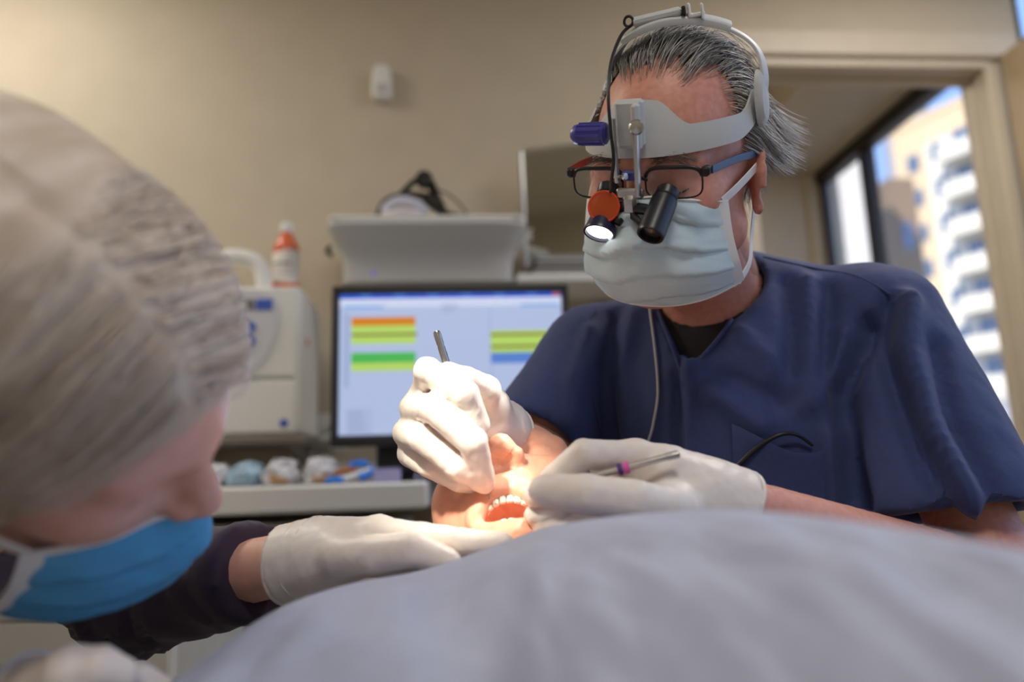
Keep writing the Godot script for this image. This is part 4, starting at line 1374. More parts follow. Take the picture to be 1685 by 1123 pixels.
func seated(me: Node3D, base: Transform3D, hip: Vector3, knee_a: Vector3, knee_b: Vector3, m: Material) -> void:
	# trousers, shoes and the stool, all below the picture's lower edge
	var f := Field.new(hip.min(knee_a).min(knee_b) * Vector3(1, 0, 1) - Vector3(0.2, 0.02, 0.2), hip.max(knee_a).max(knee_b) + Vector3(0.2, 0.25, 0.2), 0.016)
	f.ell(hip, Vector3(0.165, 0.13, 0.135), 0.05)
	var shoes := []
	for k in [knee_a, knee_b]:
		var side: Vector3 = (k - hip).normalized() * Vector3(1, 0, 1)
		f.cap(hip + side * 0.06 + Vector3(0, -0.04, 0), k, 0.088, 0.066, 0.04)
		var foot: Vector3 = Vector3(k.x, 0.09, k.z) - side * 0.04
		f.cap(k, foot, 0.062, 0.048, 0.02)
		var s := Field.new(Vector3(-0.2, -0.01, -0.2), Vector3(0.2, 0.16, 0.2), 0.008)
		s.cap(Vector3(0, 0.045, 0) - side * 0.04, Vector3(0, 0.035, 0) + side * 0.14, 0.042, 0.034, 0.02)
		s.keep(Plane(Vector3.DOWN, 0.0))
		shoes.append(moved(s.mesh(), Transform3D(Basis(), Vector3(foot.x, 0, foot.z))))
	put("trousers", smooth(moved(f.mesh(), base)), m, me)
	for s in shoes:
		put("shoe", smooth(moved(s, base)), mats["black_plastic"], me)
	var dark: bool = m == mats["navy_cotton"]
	var o := thing("rolling_stool", "black round rolling stool the dentist sits on" if dark else "black round rolling stool the assistant sits on", "stool", Vector3(hip.x, 0, hip.z))
	put("seat", solid(lathe([Vector2(0.15, hip.y - 0.185), Vector2(0.175, hip.y - 0.175), Vector2(0.18, hip.y - 0.15), Vector2(0.16, hip.y - 0.125), Vector2(0.0, hip.y - 0.12)], 28)), mats["black_plastic"], o)
	put("column", solid(lathe([Vector2(0.03, 0.07), Vector2(0.03, hip.y - 0.185)], 16)), mats["brushed_steel"], o)
	for i in 5:
		var a := TAU * i / 5.0
		var d := Vector3(cos(a), 0, sin(a))
		put("leg", solid(tube([Vector3(0, 0.09, 0), d * 0.24 + Vector3(0, 0.065, 0)], 0.02, 0.014, 8)), mats["brushed_steel"], o)
		put("castor", solid(lathe([Vector2(0.0, -0.012), Vector2(0.024, -0.011), Vector2(0.026, 0.0), Vector2(0.024, 0.011), Vector2(0.0, 0.012)], 14, along(d * 0.24 + Vector3(0, 0.026, 0), d * 0.24 + Vector3(0, 0.026, 0) + d.cross(Vector3.UP)))), mats["black_plastic"], o)

# ------------------------------------------------------------------ the dentist
var torso_t := Transform3D()
var scrub: Field

func scrub_z(x: float, y: float) -> float:   # front of the scrub top over that spot of the chest
	var fx := (x - scrub.o.x) / scrub.h
	var fy := (y - scrub.o.y) / scrub.h
	var i := clampi(int(fx), 0, scrub.nx - 2)
	var j := clampi(int(fy), 0, scrub.ny - 2)
	var sx := fx - i
	var sy := fy - j
	var prev := 1.0
	for k in range(scrub.nz - 1, -1, -1):
		var q := (k * scrub.ny + j) * scrub.nx + i
		var a := lerpf(scrub.f[q], scrub.f[q + 1], sx)
		var b := lerpf(scrub.f[q + scrub.nx], scrub.f[q + scrub.nx + 1], sx)
		var d := lerpf(a, b, sy)
		if d < 0.0:
			return scrub.o.z + scrub.h * (k + (-d) / maxf(prev - d, 1e-6))
		prev = d
	return 0.0

func near_line(p: Vector2, line: Array) -> float:
	var best := 9.0
	for i in line.size() - 1:
		best = minf(best, p.distance_to(Geometry2D.get_closest_point_to_segment(p, line[i], line[i + 1])))
	return best

func torso_prims(f: Field, less: float) -> void:
	f.ell(Vector3(0.005, -0.13, 0.0), Vector3(0.168, 0.215, 0.108) - Vector3.ONE * less, 0.04)
	f.cap(Vector3(-0.150, -0.012, -0.02), Vector3(0.150, -0.008, -0.02), 0.060 - less, 0.062 - less, 0.04)
	f.cap(Vector3(0.0, 0.045, -0.035), Vector3(-0.13, 0.0, -0.02), 0.056 - less, 0.050 - less, 0.04)
	f.cap(Vector3(0.02, 0.048, -0.035), Vector3(0.13, 0.008, -0.02), 0.058 - less, 0.052 - less, 0.04)
	f.ell(Vector3(0.0, -0.36, 0.0), Vector3(0.165, 0.21, 0.118) - Vector3.ONE * less, 0.06)

func build_dentist() -> void:
	people_materials()
	head_t = Transform3D(Basis.from_euler(Vector3(deg_to_rad(31), deg_to_rad(-43), deg_to_rad(-15.5))), Vector3(0.229, 1.232, -0.708))
	var bx := Vector3(0.923, 0.023, 0.384).normalized()
	var bz := bx.cross(Vector3.UP).normalized()
	torso_t = Transform3D(Basis(bx, bz.cross(bx), bz), Vector3(0.332, 1.098, -0.876))
	var inv := torso_t.affine_inverse()
	var me := thing("person", "dentist in navy scrubs with grey hair, white mask and gloves leaning over", "person", Vector3(0.36, 0.0, -0.93))
	var base := me.transform.affine_inverse()
	# joints
	var ls := inv * at(1448, 535, 0.86)
	var le := inv * at(1650, 975, 0.70)
	var lw := inv * at(1200, 835, 0.615)
	var rs := inv * at(968, 585, 0.965)
	var re := inv * at(862, 812, 0.89)
	var rw := inv * at(826, 712, 0.73)
	var lh := inv * at(1560, 850, 0.742)
	var rh := inv * at(884, 722, 0.905)
	var neck := torso_t * Vector3(0.0, 0.035, -0.03)
	# skin: trunk, arms and neck, with the head on a finer grid
	var b := Field.new(Vector3(-0.34, -0.50, -0.18), Vector3(0.40, 0.14, 0.42), 0.009)
	torso_prims(b, 0.022)
	b.cap(Vector3(0.0, 0.02, -0.03), inv * (head_t * Vector3(0, -0.07, -0.03)), 0.056, 0.052, 0.03)
	b.chain([ls, ls.lerp(le, 0.5), le, lw], [0.036, 0.040, 0.042, 0.027], 0.02)
	b.chain([rs, re, rw], [0.048, 0.042, 0.028], 0.02)
	var body := join([moved(b.mesh(), torso_t), head_mesh(head_t, neck, 0.056)])
	put("body", smooth(moved(body, base)), mats["skin_man"], me)
	# scrub top
	scrub = Field.new(Vector3(-0.29, -0.46, -0.19), Vector3(0.36, 0.13, 0.30), 0.0065)
	torso_prims(scrub, 0.0)
	scrub.cap(ls, lh, 0.069, 0.090, 0.03)
	scrub.cap(lh, lh + (lh - ls).normalized() * 0.06, 0.090, 0.094, 0.005)
	scrub.cap(rs, rh, 0.062, 0.064, 0.03)
	scrub.cap(rh, rh + (rh - rs).normalized() * 0.06, 0.064, 0.066, 0.005)
	var ld := (lh - ls).normalized()
	var rd := (rh - rs).normalized()
	cut_end(scrub, lh, (ld * 0.35 + Vector3(0.05, -1.0, 0.1)).normalized(), 0.15)
	cut_end(scrub, rh, rd, 0.10)
	scrub.cap(lh - ld * 0.03, lh + ld * 0.12, 0.060, 0.080, 0.004, true)
	scrub.cap(rh - rd * 0.01, rh + rd * 0.1, 0.050, 0.056, 0.004, true)
	scrub.cap(Vector3(0.0, 0.03, -0.03), inv * (head_t * Vector3(0, -0.09, -0.03)), 0.0595, 0.068, 0.008, true)
	var vee := PackedVector2Array([Vector2(-0.069, 0.035), Vector2(-0.042, -0.056), Vector2(0.0, -0.010), Vector2(0.040, 0.056), Vector2(0.04, 0.2), Vector2(-0.07, 0.2)])
	for z in scrub.nz:
		for y in scrub.ny:
			var i := (z * scrub.ny + y) * scrub.nx
			for x in scrub.nx:
				var p := scrub.o + Vector3(x, y, z) * scrub.h
				if p.z > 0.0 and p.y > -0.075 and p.x > -0.09 and p.x < 0.07:
					var q := Vector2(p.x, p.y)
					var dist := 9.0
					for e in 6:
						dist = minf(dist, q.distance_to(Geometry2D.get_closest_point_to_segment(q, vee[e], vee[(e + 1) % 6])))
					if not Geometry2D.is_point_in_polygon(q, vee):
						dist = -dist
					scrub.f[i] = maxf(scrub.f[i], dist)
				i += 1
	var g: Array = scrub.mesh()
	var hem_n := (ld * 0.35 + Vector3(0.05, -1.0, 0.1)).normalized()
	var soft := PackedByteArray()
	soft.resize(g[0].size())
	for i in g[0].size():
		var p: Vector3 = g[0][i]
		if absf((p - lh).dot(hem_n)) < 0.024 and (p - lh).length() < 0.16 or absf((p - rh).dot(rd)) < 0.02 and (p - rh).length() < 0.12:
			soft[i] = 1
		elif p.z > 0.0 and p.y > -0.08 and p.y < 0.1 and near_line(Vector2(p.x, p.y), [vee[0], vee[1], vee[2], vee[3]]) < 0.012:
			soft[i] = 1
	relax(g, soft, 4)
	var nn := normals_of(g)
	# folds, drawn over the chest and the sleeves: line, height, half width
	var folds := [
		[[Vector2(-0.041, -0.050), Vector2(-0.011, -0.086), Vector2(0.028, -0.122)], 0.006, 0.012],
		[[Vector2(-0.020, -0.066), Vector2(0.012, -0.072), Vector2(0.05, -0.10)], -0.004, 0.010],
		[[Vector2(-0.052, -0.055), Vector2(-0.055, -0.116), Vector2(-0.058, -0.20)], -0.0035, 0.006],
		[[Vector2(-0.040, -0.055), Vector2(-0.044, -0.116), Vector2(-0.048, -0.20)], 0.003, 0.008],
		[[Vector2(0.150, -0.017), Vector2(0.116, -0.09), Vector2(0.110, -0.164), Vector2(0.108, -0.26)], -0.010, 0.010],
		[[Vector2(0.132, -0.03), Vector2(0.098, -0.09), Vector2(0.094, -0.164), Vector2(0.092, -0.26)], 0.007, 0.010],
		[[Vector2(0.175, 0.0), Vector2(0.158, -0.048), Vector2(0.166, -0.145), Vector2(0.185, -0.21)], -0.006, 0.010],
		[[Vector2(0.192, 0.0), Vector2(0.180, -0.06), Vector2(0.184, -0.145), Vector2(0.20, -0.22)], 0.007, 0.012],
		[[Vector2(0.211, -0.054), Vector2(0.20, -0.124), Vector2(0.225, -0.22)], -0.004, 0.010],
		[[Vector2(0.077, 0.045), Vector2(0.075, -0.035), Vector2(0.057, -0.085)], -0.005, 0.012],
		[[Vector2(0.098, 0.04), Vector2(0.088, -0.03), Vector2(0.080, -0.10)], 0.005, 0.012],
		[[Vector2(0.118, 0.03), Vector2(0.105, -0.04), Vector2(0.10, -0.12)], -0.004, 0.010],
		[[Vector2(-0.10, 0.03), Vector2(-0.12, -0.05), Vector2(-0.115, -0.13)], 0.004, 0.012],
		[[Vector2(-0.128, 0.03), Vector2(-0.14, -0.04), Vector2(-0.14, -0.14)], -0.006, 0.009],
		[[Vector2(-0.155, 0.01), Vector2(-0.175, -0.05), Vector2(-0.18, -0.10)], 0.004, 0.010],
		[[Vector2(0.02, -0.02), Vector2(0.045, -0.05), Vector2(0.06, -0.08)], 0.004, 0.012]]
	for i in g[0].size():
		var p: Vector3 = g[0][i]
		var w := 0.0009 * noise.get_noise_3d(p.x * 40.0, p.y * 18.0, p.z * 40.0) + 0.0022 * noise.get_noise_3d(p.x * 16.0 + 4.0, p.y * 7.0, p.z * 16.0)
		if nn[i].z > 0.0:
			var q := Vector2(p.x, p.y)
			for fo in folds:
				var dl: float = near_line(q, fo[0]) / fo[2]
				if dl < 2.5:
					w += (2.9 if p.x > 0.14 else 2.1) * fo[1] * exp(-dl * dl) * smoothstep(0.0, 0.35, nn[i].z) * smoothstep(-0.265, -0.19, p.y + 0.25 * maxf(0.12 - p.x, 0.0))
		g[0][i] = p + nn[i] * w
	var top := put("scrub_top", smooth(moved(g, base * torso_t)), mats["navy_cotton"], me)
	# edge of the neckline, seams and the pocket
	var loc := base * torso_t
	for line in [[Vector2(-0.070, 0.03), Vector2(-0.056, -0.012), Vector2(-0.0435, -0.057)], [Vector2(0.042, 0.056), Vector2(0.002, -0.009), Vector2(-0.042, -0.058), Vector2(-0.052, -0.073)]]:
		var pts := []
		for s in spline(line, 8):
			pts.append(Vector3(s.x + (0.004 if line[0].x > 0 else -0.004), s.y, 0))
		for k in pts.size():
			pts[k].z = scrub_z(pts[k].x, pts[k].y) + 0.0005
		put("neck_piping", smooth(moved(tube(pts, 0.0024, -1.0, 6), loc)), mats["navy_cotton"], top)
	for line in [[Vector2(0.055, 0.085), Vector2(0.105, 0.064), Vector2(0.145, 0.044), Vector2(0.178, 0.010)], [Vector2(-0.150, 0.04), Vector2(-0.168, -0.01), Vector2(-0.155, -0.07), Vector2(-0.150, -0.13)]]:
		var pts := []
		for s in spline(line, 8):
			pts.append(Vector3(s.x, s.y, scrub_z(s.x, s.y) + 0.0002))
		put("seam", smooth(moved(tube(pts, 0.0013, -1.0, 6), loc)), mats["navy_cotton"], top)
	var rows := []
	for j in 13:
		var row := []
		for i in 21:
			var u := i / 20.0
			var v := j / 12.0
			var x := lerpf(lerpf(0.001, 0.096, u), lerpf(-0.010, 0.100, u), v)
			var yt := -0.118 - 0.030 * u - 0.016 * sin(PI * u) * (0.4 + u)
			var y := lerpf(yt, -0.26, v)
			var gape := 0.011 * sin(PI * u) * pow(1.0 - v, 3.0)
			row.append(Vector3(x, y, scrub_z(x, y) + 0.0022 + gape))
		rows.append(row)
	put("pocket", smooth(moved(sheet(rows, -0.0018), loc)), mats["navy_cotton"], top)
	# undershirt in the neckline
	var us := Field.new(Vector3(-0.095, -0.082, -0.13), Vector3(0.058, 0.13, 0.15), 0.006)
	torso_prims(us, 0.0095)
	us.cap(Vector3(0.0, 0.03, -0.03), inv * (head_t * Vector3(0, -0.09, -0.03)), 0.0575, 0.060, 0.004, true)
	us.cap(Vector3(-0.012, 0.136, 0.03), Vector3(-0.012, 0.136, 0.12), 0.066, 0.066, 0.006, true)
	put("undershirt", smooth(moved(us.mesh(), base * torso_t)), mats["black_jersey"], me)
	dentist_hair(me, base)
	# gloves
	glove("glove", [
		[[702, 640, 0.675, 0.0129], [703, 610, 0.645, 0.0118], [764, 648, 0.632, 0.0122], [788, 700, 0.642, 0.0103]],
		[[680, 672, 0.675, 0.0129], [712, 672, 0.633, 0.0124], [778, 728, 0.622, 0.0126], [796, 786, 0.635, 0.0098]],
		[[668, 712, 0.678, 0.0124], [694, 722, 0.640, 0.0115], [752, 768, 0.632, 0.0115], [797, 796, 0.642, 0.0093]],
		[[672, 748, 0.685, 0.0108], [706, 768, 0.655, 0.0101], [756, 792, 0.652, 0.0098], [790, 800, 0.658, 0.0082]],
		[[800, 680, 0.695, 0.0155], [800, 642, 0.670, 0.0134], [768, 626, 0.654, 0.0118], [738, 614, 0.652, 0.0101]]],
		[[[824, 705, 0.730, 0.0268], [765, 690, 0.698, 0.0247]], [[765, 690, 0.698, 0.0247], [700, 655, 0.682, 0.0165]], [[770, 700, 0.698, 0.0247], [682, 715, 0.685, 0.0165]], [[775, 715, 0.698, 0.0227], [690, 750, 0.690, 0.0144]], [[800, 690, 0.705, 0.0227], [808, 668, 0.695, 0.0185]]],
		[[800, 700, 0.715], [834, 716, 0.745], 0.028], me)
	glove("glove", [
		[[1046, 752, 0.605, 0.0135], [960, 748, 0.590, 0.0120], [913, 786, 0.592, 0.0108], [880, 816, 0.596, 0.0090]],
		[[1038, 800, 0.615, 0.0130], [956, 812, 0.612, 0.0115], [913, 838, 0.606, 0.0105], [880, 848, 0.602, 0.0090]],
		[[1043, 835, 0.620, 0.0125], [968, 856, 0.615, 0.0110], [920, 868, 0.606, 0.0100], [892, 866, 0.602, 0.0085]],
		[[1053, 862, 0.622, 0.0115], [993, 888, 0.615, 0.0100], [948, 890, 0.606, 0.0090], [923, 882, 0.602, 0.0080]],
		[[1113, 838, 0.570, 0.0170], [1043, 826, 0.548, 0.0160], [963, 814, 0.545, 0.0148], [896, 808, 0.560, 0.0125]]],
		[[[1208, 838, 0.612, 0.0310], [1098, 790, 0.606, 0.0250]], [[1098, 780, 0.606, 0.0220], [1046, 758, 0.607, 0.0170]], [[1128, 815, 0.606, 0.0260], [1044, 800, 0.612, 0.0190]], [[1128, 840, 0.610, 0.0250], [1050, 850, 0.618, 0.0170]], [[1158, 835, 0.600, 0.0260], [1093, 836, 0.572, 0.0180]]],
		[[1158, 820, 0.610], [1218, 842, 0.613], 0.0325], me)
	seated(me, base, torso_t * Vector3(0.0, -0.50, -0.01), Vector3(0.62, 0.49, -0.56), Vector3(0.06, 0.47, -0.86), mats["navy_cotton"])
	face_mask(head_t, "face_mask", "pale blue and white pleated surgical mask worn by the dentist", mats["mask_pale_blue"])
	build_glasses()
	build_loupes()
	build_instruments()

func cut_end(f: Field, c: Vector3, d: Vector3, r: float) -> void:   # squares off a sleeve at c: takes away what lies past it, near its axis
	for z in f.nz:
		for y in f.ny:
			var i := (z * f.ny + y) * f.nx
			for x in f.nx:
				var p := f.o + Vector3(x, y, z) * f.h - c
				var s := p.dot(d)
				if s > -0.02 and (p - d * s).length() < r and f.f[i] < s:
					f.f[i] = s
				i += 1

func scalp(p: Vector3) -> bool:   # where the dentist's hair grows
	var wave := 0.004 * sin(p.x * 130.0) + 0.003 * sin(p.x * 310.0 + 1.0)
	if p.z > 0.068 + wave:
		return false
	if p.z > 0.030:
		return p.y > 0.1015 + wave - 0.12 * maxf(0.055 - p.z, 0.0) and absf(p.x) < 0.058 + 0.35 * (0.066 - p.z)
	if p.z > 0.006:
		return p.y > (0.030 if p.z < 0.020 else 0.058) + 0.5 * wave
	if p.z > -0.03:
		return p.y > 0.034
	return p.y > -0.052

func dentist_hair(me: Node3D, base: Transform3D) -> void:
	var c := Vector3(0, 0.035, -0.012)
	var r := Vector3(0.0785, 0.0995, 0.1015)
	# close cap of hair under the strands
	var st := [PackedVector3Array(), PackedInt32Array()]
	var nu := 120
	var nv := 84
	for j in nv + 1:
		for i in nu:
			var th := PI * j / nv
			var ph := TAU * i / nu
			st[0].append(c + r * Vector3(sin(th) * cos(ph), cos(th), sin(th) * sin(ph)))
	for j in nv:
		for i in nu:
			var q := [j * nu + i, j * nu + (i + 1) % nu, (j + 1) * nu + (i + 1) % nu, (j + 1) * nu + i]
			var mid: Vector3 = (st[0][q[0]] + st[0][q[1]] + st[0][q[2]] + st[0][q[3]]) / 4.0
			if scalp(mid) and scalp(mid + Vector3(0, -0.016, 0.020)) and scalp(mid + Vector3(0, -0.004, 0.016)) and scalp(mid + Vector3(0, -0.012, 0.002)):
				st[1].append_array(PackedInt32Array([q[0], q[1], q[2], q[0], q[2], q[3]]))
	var v := PackedVector3Array()
	var ix := PackedInt32Array()
	var col := PackedColorArray()
	for p in st[0]:
		v.append(p)
		col.append(Color(0.085, 0.068, 0.058))
	ix.append_array(fix_out(st, c)[1])
	var made := 0
	var tries := 0
	while made < 5200 and tries < 60000:
		tries += 1
		var u := Vector3(rng.randfn(), rng.randfn(), rng.randfn()).normalized()
		var p := c + r * u
		if not scalp(p):
			continue
		var edge := not scalp(p + Vector3(0, -0.008, 0.012))
		if edge and rng.randf() < 0.35:
			continue
		made += 1
		var clump := Vector3(noise.get_noise_3dv(p * 42.0), noise.get_noise_3dv(p * 42.0 + Vector3(9, 0, 0)), noise.get_noise_3dv(p * 42.0 + Vector3(0, 9, 0)))
		var length := 0.085 + 0.02 * rng.randf()
		var side := absf(p.x) > 0.058 or p.z < -0.03
		if side:
			length = 0.052 + 0.016 * rng.randf()
		if p.z < -0.05:
			length = 0.066 + 0.016 * rng.randf()
		var steps := 8
		var pts := PackedVector3Array([p])
		var cur := p
		var lift := 0.004 + 0.004 * rng.randf() + 0.003 * clump.x
		var stray := 1.0 if rng.randf() > 0.05 else 1.9
		for s in steps:
			var f := float(s + 1) / steps
			var n := ((cur - c) / (r * r)).normalized()
			var d := Vector3(cur.x * 5.0, 0.15, -1.0)
			if side:
				d = Vector3(0.0, -0.55, -0.9)
			if cur.z < -0.055:
				d = Vector3(signf(cur.x) * 0.1, -1.0, -0.25)
			d += clump * 0.75 * stray * (0.4 + f) + Vector3(rng.randfn(), rng.randfn(), rng.randfn()) * 0.05 * stray
			d = (d - n * d.dot(n) * 0.9).normalized()
			if side and f > 0.5 and cur.y < 0.075:
				d = (d + (n * Vector3(1, 0.2, 1)) * 1.3 * (f - 0.5) * (1.0 + clump.y) + Vector3(0, 0.15, -0.2)).normalized()
			cur += d * (length / steps)
			var uu := (cur - c) / r
			var want := 1.0 + (lift * (0.35 + 1.6 * f - 0.9 * f * f) * stray) / 0.09
			if uu.length() < want:
				cur = c + uu.normalized() * want * r
			pts.append(cur)
		var tone := clampf(0.5 + 0.6 * noise.get_noise_3dv(p * 60.0 + Vector3(3, 3, 3)) + 0.30 * rng.randfn() + (0.22 if side else -0.12), 0.0, 1.0)
		var cc := Color(0.12, 0.10, 0.088).lerp(Color(0.60, 0.57, 0.54), tone)
		strand(v, ix, col, pts, (0.00042 + 0.00022 * rng.randf()) * (0.6 if edge else 1.0), cc)
	# the longer wings over the ears, flicked out behind them
	for k in 900:
		var s := 1.0 if k % 3 else -1.0
		var t := rng.randf()
		if s < 0.0 and t < 0.45:
			continue
		var q := rng.randf()
		var y0 := lerpf(0.030, 0.078, q)
		var p := Vector3(0, y0, lerpf(0.016, -0.075, t))
		p.x = s * 0.0790 * sqrt(maxf(1.0 - pow((p.y - 0.035) / 0.0995, 2.0) - pow((p.z + 0.012) / 0.1015, 2.0), 0.02))
		var cl := noise.get_noise_3dv(p * 48.0 + Vector3(2, 5, 1))
		var c2 := noise.get_noise_3dv(p * 48.0 + Vector3(8, 1, 7))
		var e := Vector3(s * (0.100 + 0.014 * cl + 0.006 * rng.randfn()), p.y - 0.040 - 0.012 * q + 0.016 * c2 + 0.004 * rng.randfn(), p.z - 0.038 - 0.010 * rng.randf())
		var m1 := Vector3(p.x + s * 0.011, lerpf(p.y, e.y, 0.33), lerpf(p.z, e.z, 0.36))
		var m2 := Vector3(lerpf(p.x, e.x, 0.60) + s * 0.004, lerpf(p.y, e.y, 0.76), lerpf(p.z, e.z, 0.70))
		var tone := clampf(0.66 + 0.5 * noise.get_noise_3dv(p * 70.0) + 0.25 * rng.randfn(), 0.0, 1.0)
		strand(v, ix, col, PackedVector3Array(spline([p, m1, m2, e], 3)), 0.00042 + 0.0002 * rng.randf(), Color(0.20, 0.18, 0.165).lerp(Color(0.74, 0.72, 0.70), tone))
	# eyebrows
	for k in 260:
		var s := -1.0 if k % 2 else 1.0
		var t := rng.randf()
		var p := Vector3(s * lerpf(0.012, 0.050, t), 0.034 + 0.004 * sin(PI * t) + 0.0025 * rng.randfn(), 0.0)
		p.z = 0.0945 - 5.2 * p.x * p.x
		var d := Vector3(s * 0.8, 0.25 - 0.6 * t, 0.25) + Vector3(rng.randfn(), rng.randfn(), 0) * 0.15
		strand(v, ix, col, PackedVector3Array([p, p + d * 0.004 + Vector3(0, 0, 0.001), p + d * 0.009]), 0.0003, Color(0.16, 0.13, 0.11))
	# lashes along the lowered lids
	for k in 240:
		var s := -1.0 if k % 2 else 1.0
		var t := rng.randf()
		var p := Vector3(s * lerpf(0.0185, 0.0440, t), 0.0085 - 0.0045 * sin(PI * t), 0.0815 + 0.0045 * sin(PI * t) - 0.004 * t)
		strand(v, ix, col, PackedVector3Array([p - Vector3(0, 0, 0.002), p + Vector3(s * 0.0006, -0.0008, 0.0015), p + Vector3(s * 0.0014, -0.0016, 0.0046)]), 0.00045, Color(0.03, 0.022, 0.018))
	put("hair", smooth(moved([v, ix], base * head_t), col), mats["grey_hair"], me)

func build_glasses() -> void:
	var o := thing("eyeglasses", "dark half-rim rectangular eyeglasses with blue sides worn by the dentist", "eyeglasses")
	o.transform = head_t
	var dark := mat("glasses_frame", srgb(34, 32, 34), 0.35, 0.2)
	var lens := mat("spectacle_lens", Color(0.97, 0.98, 1.0, 0.05), 0.02)
	lens.transparency = BaseMaterial3D.TRANSPARENCY_ALPHA
	for s: float in [-1.0, 1.0]:
		var c := Vector3(s * 0.0375, 0.0175, 0.1015)
		var rim := []
		for i in 33:
			var a := TAU * i / 32.0
			var x := signf(cos(a)) * pow(absf(cos(a)), 0.5) * 0.0262
			var y := signf(sin(a)) * pow(absf(sin(a)), 0.55) * 0.0140
			rim.append(c + Vector3(x, y, -0.30 * pow(maxf(s * x, 0.0) , 1.0) * 0.35 - absf(x) * 0.02))
		var lens_v := PackedVector3Array([c])
		var lens_i := PackedInt32Array()
		for p in rim:
			lens_v.append(p)
		for i in 32:
			lens_i.append_array(PackedInt32Array([0, i + 2, i + 1]))
		put("rim", smooth(tube(rim, 0.0009, -1.0, 6)), dark, o)
		put("lens", smooth([lens_v, lens_i]), lens, o)
		var topbar := rim.slice(1, 16)
		put("brow_bar", smooth(tube(topbar, 0.0019, -1.0, 6)), dark, o)
		put("hinge", solid(box(Vector3(s * 0.0665, 0.0270, 0.0965), Vector3(0.008, 0.009, 0.010), 0.002)), dark, o)
		var pts := spline([Vector3(s * 0.0705, 0.0275, 0.094), Vector3(s * 0.0755, 0.0265, 0.060), Vector3(s * 0.0800, 0.0235, 0.020), Vector3(s * 0.0835, 0.018, -0.012), Vector3(s * 0.084, 0.0, -0.034)], 6)
		var outs := []
		var wid := []
		for p in pts:
			outs.append(Vector3(s, 0, 0))
			wid.append(0.0072)
		put("temple", solid(band(pts, outs, wid, 0.0014), 50.0), mat("temple_blue", srgb(40, 74, 116), 0.35) if s > 0.0 else mat("temple_red", srgb(150, 44, 40), 0.35), o)
	put("bridge", smooth(tube(spline([Vector3(-0.0125, 0.020, 0.1005), Vector3(-0.006, 0.0245, 0.1075), Vector3(0.006, 0.0245, 0.1075), Vector3(0.0125, 0.020, 0.1005)], 5), 0.0016, -1.0, 6)), dark, o)

func on_skull(a: float, y: float, grow: float) -> Vector3:   # a: angle from the face's middle towards his left
	var k := sqrt(maxf(1.0 - pow((y - 0.03) / 0.118, 2.0), 0.05))
	return Vector3(sin(a) * (0.078 + grow) * k, y, -0.008 + cos(a) * (0.1 + grow) * k)

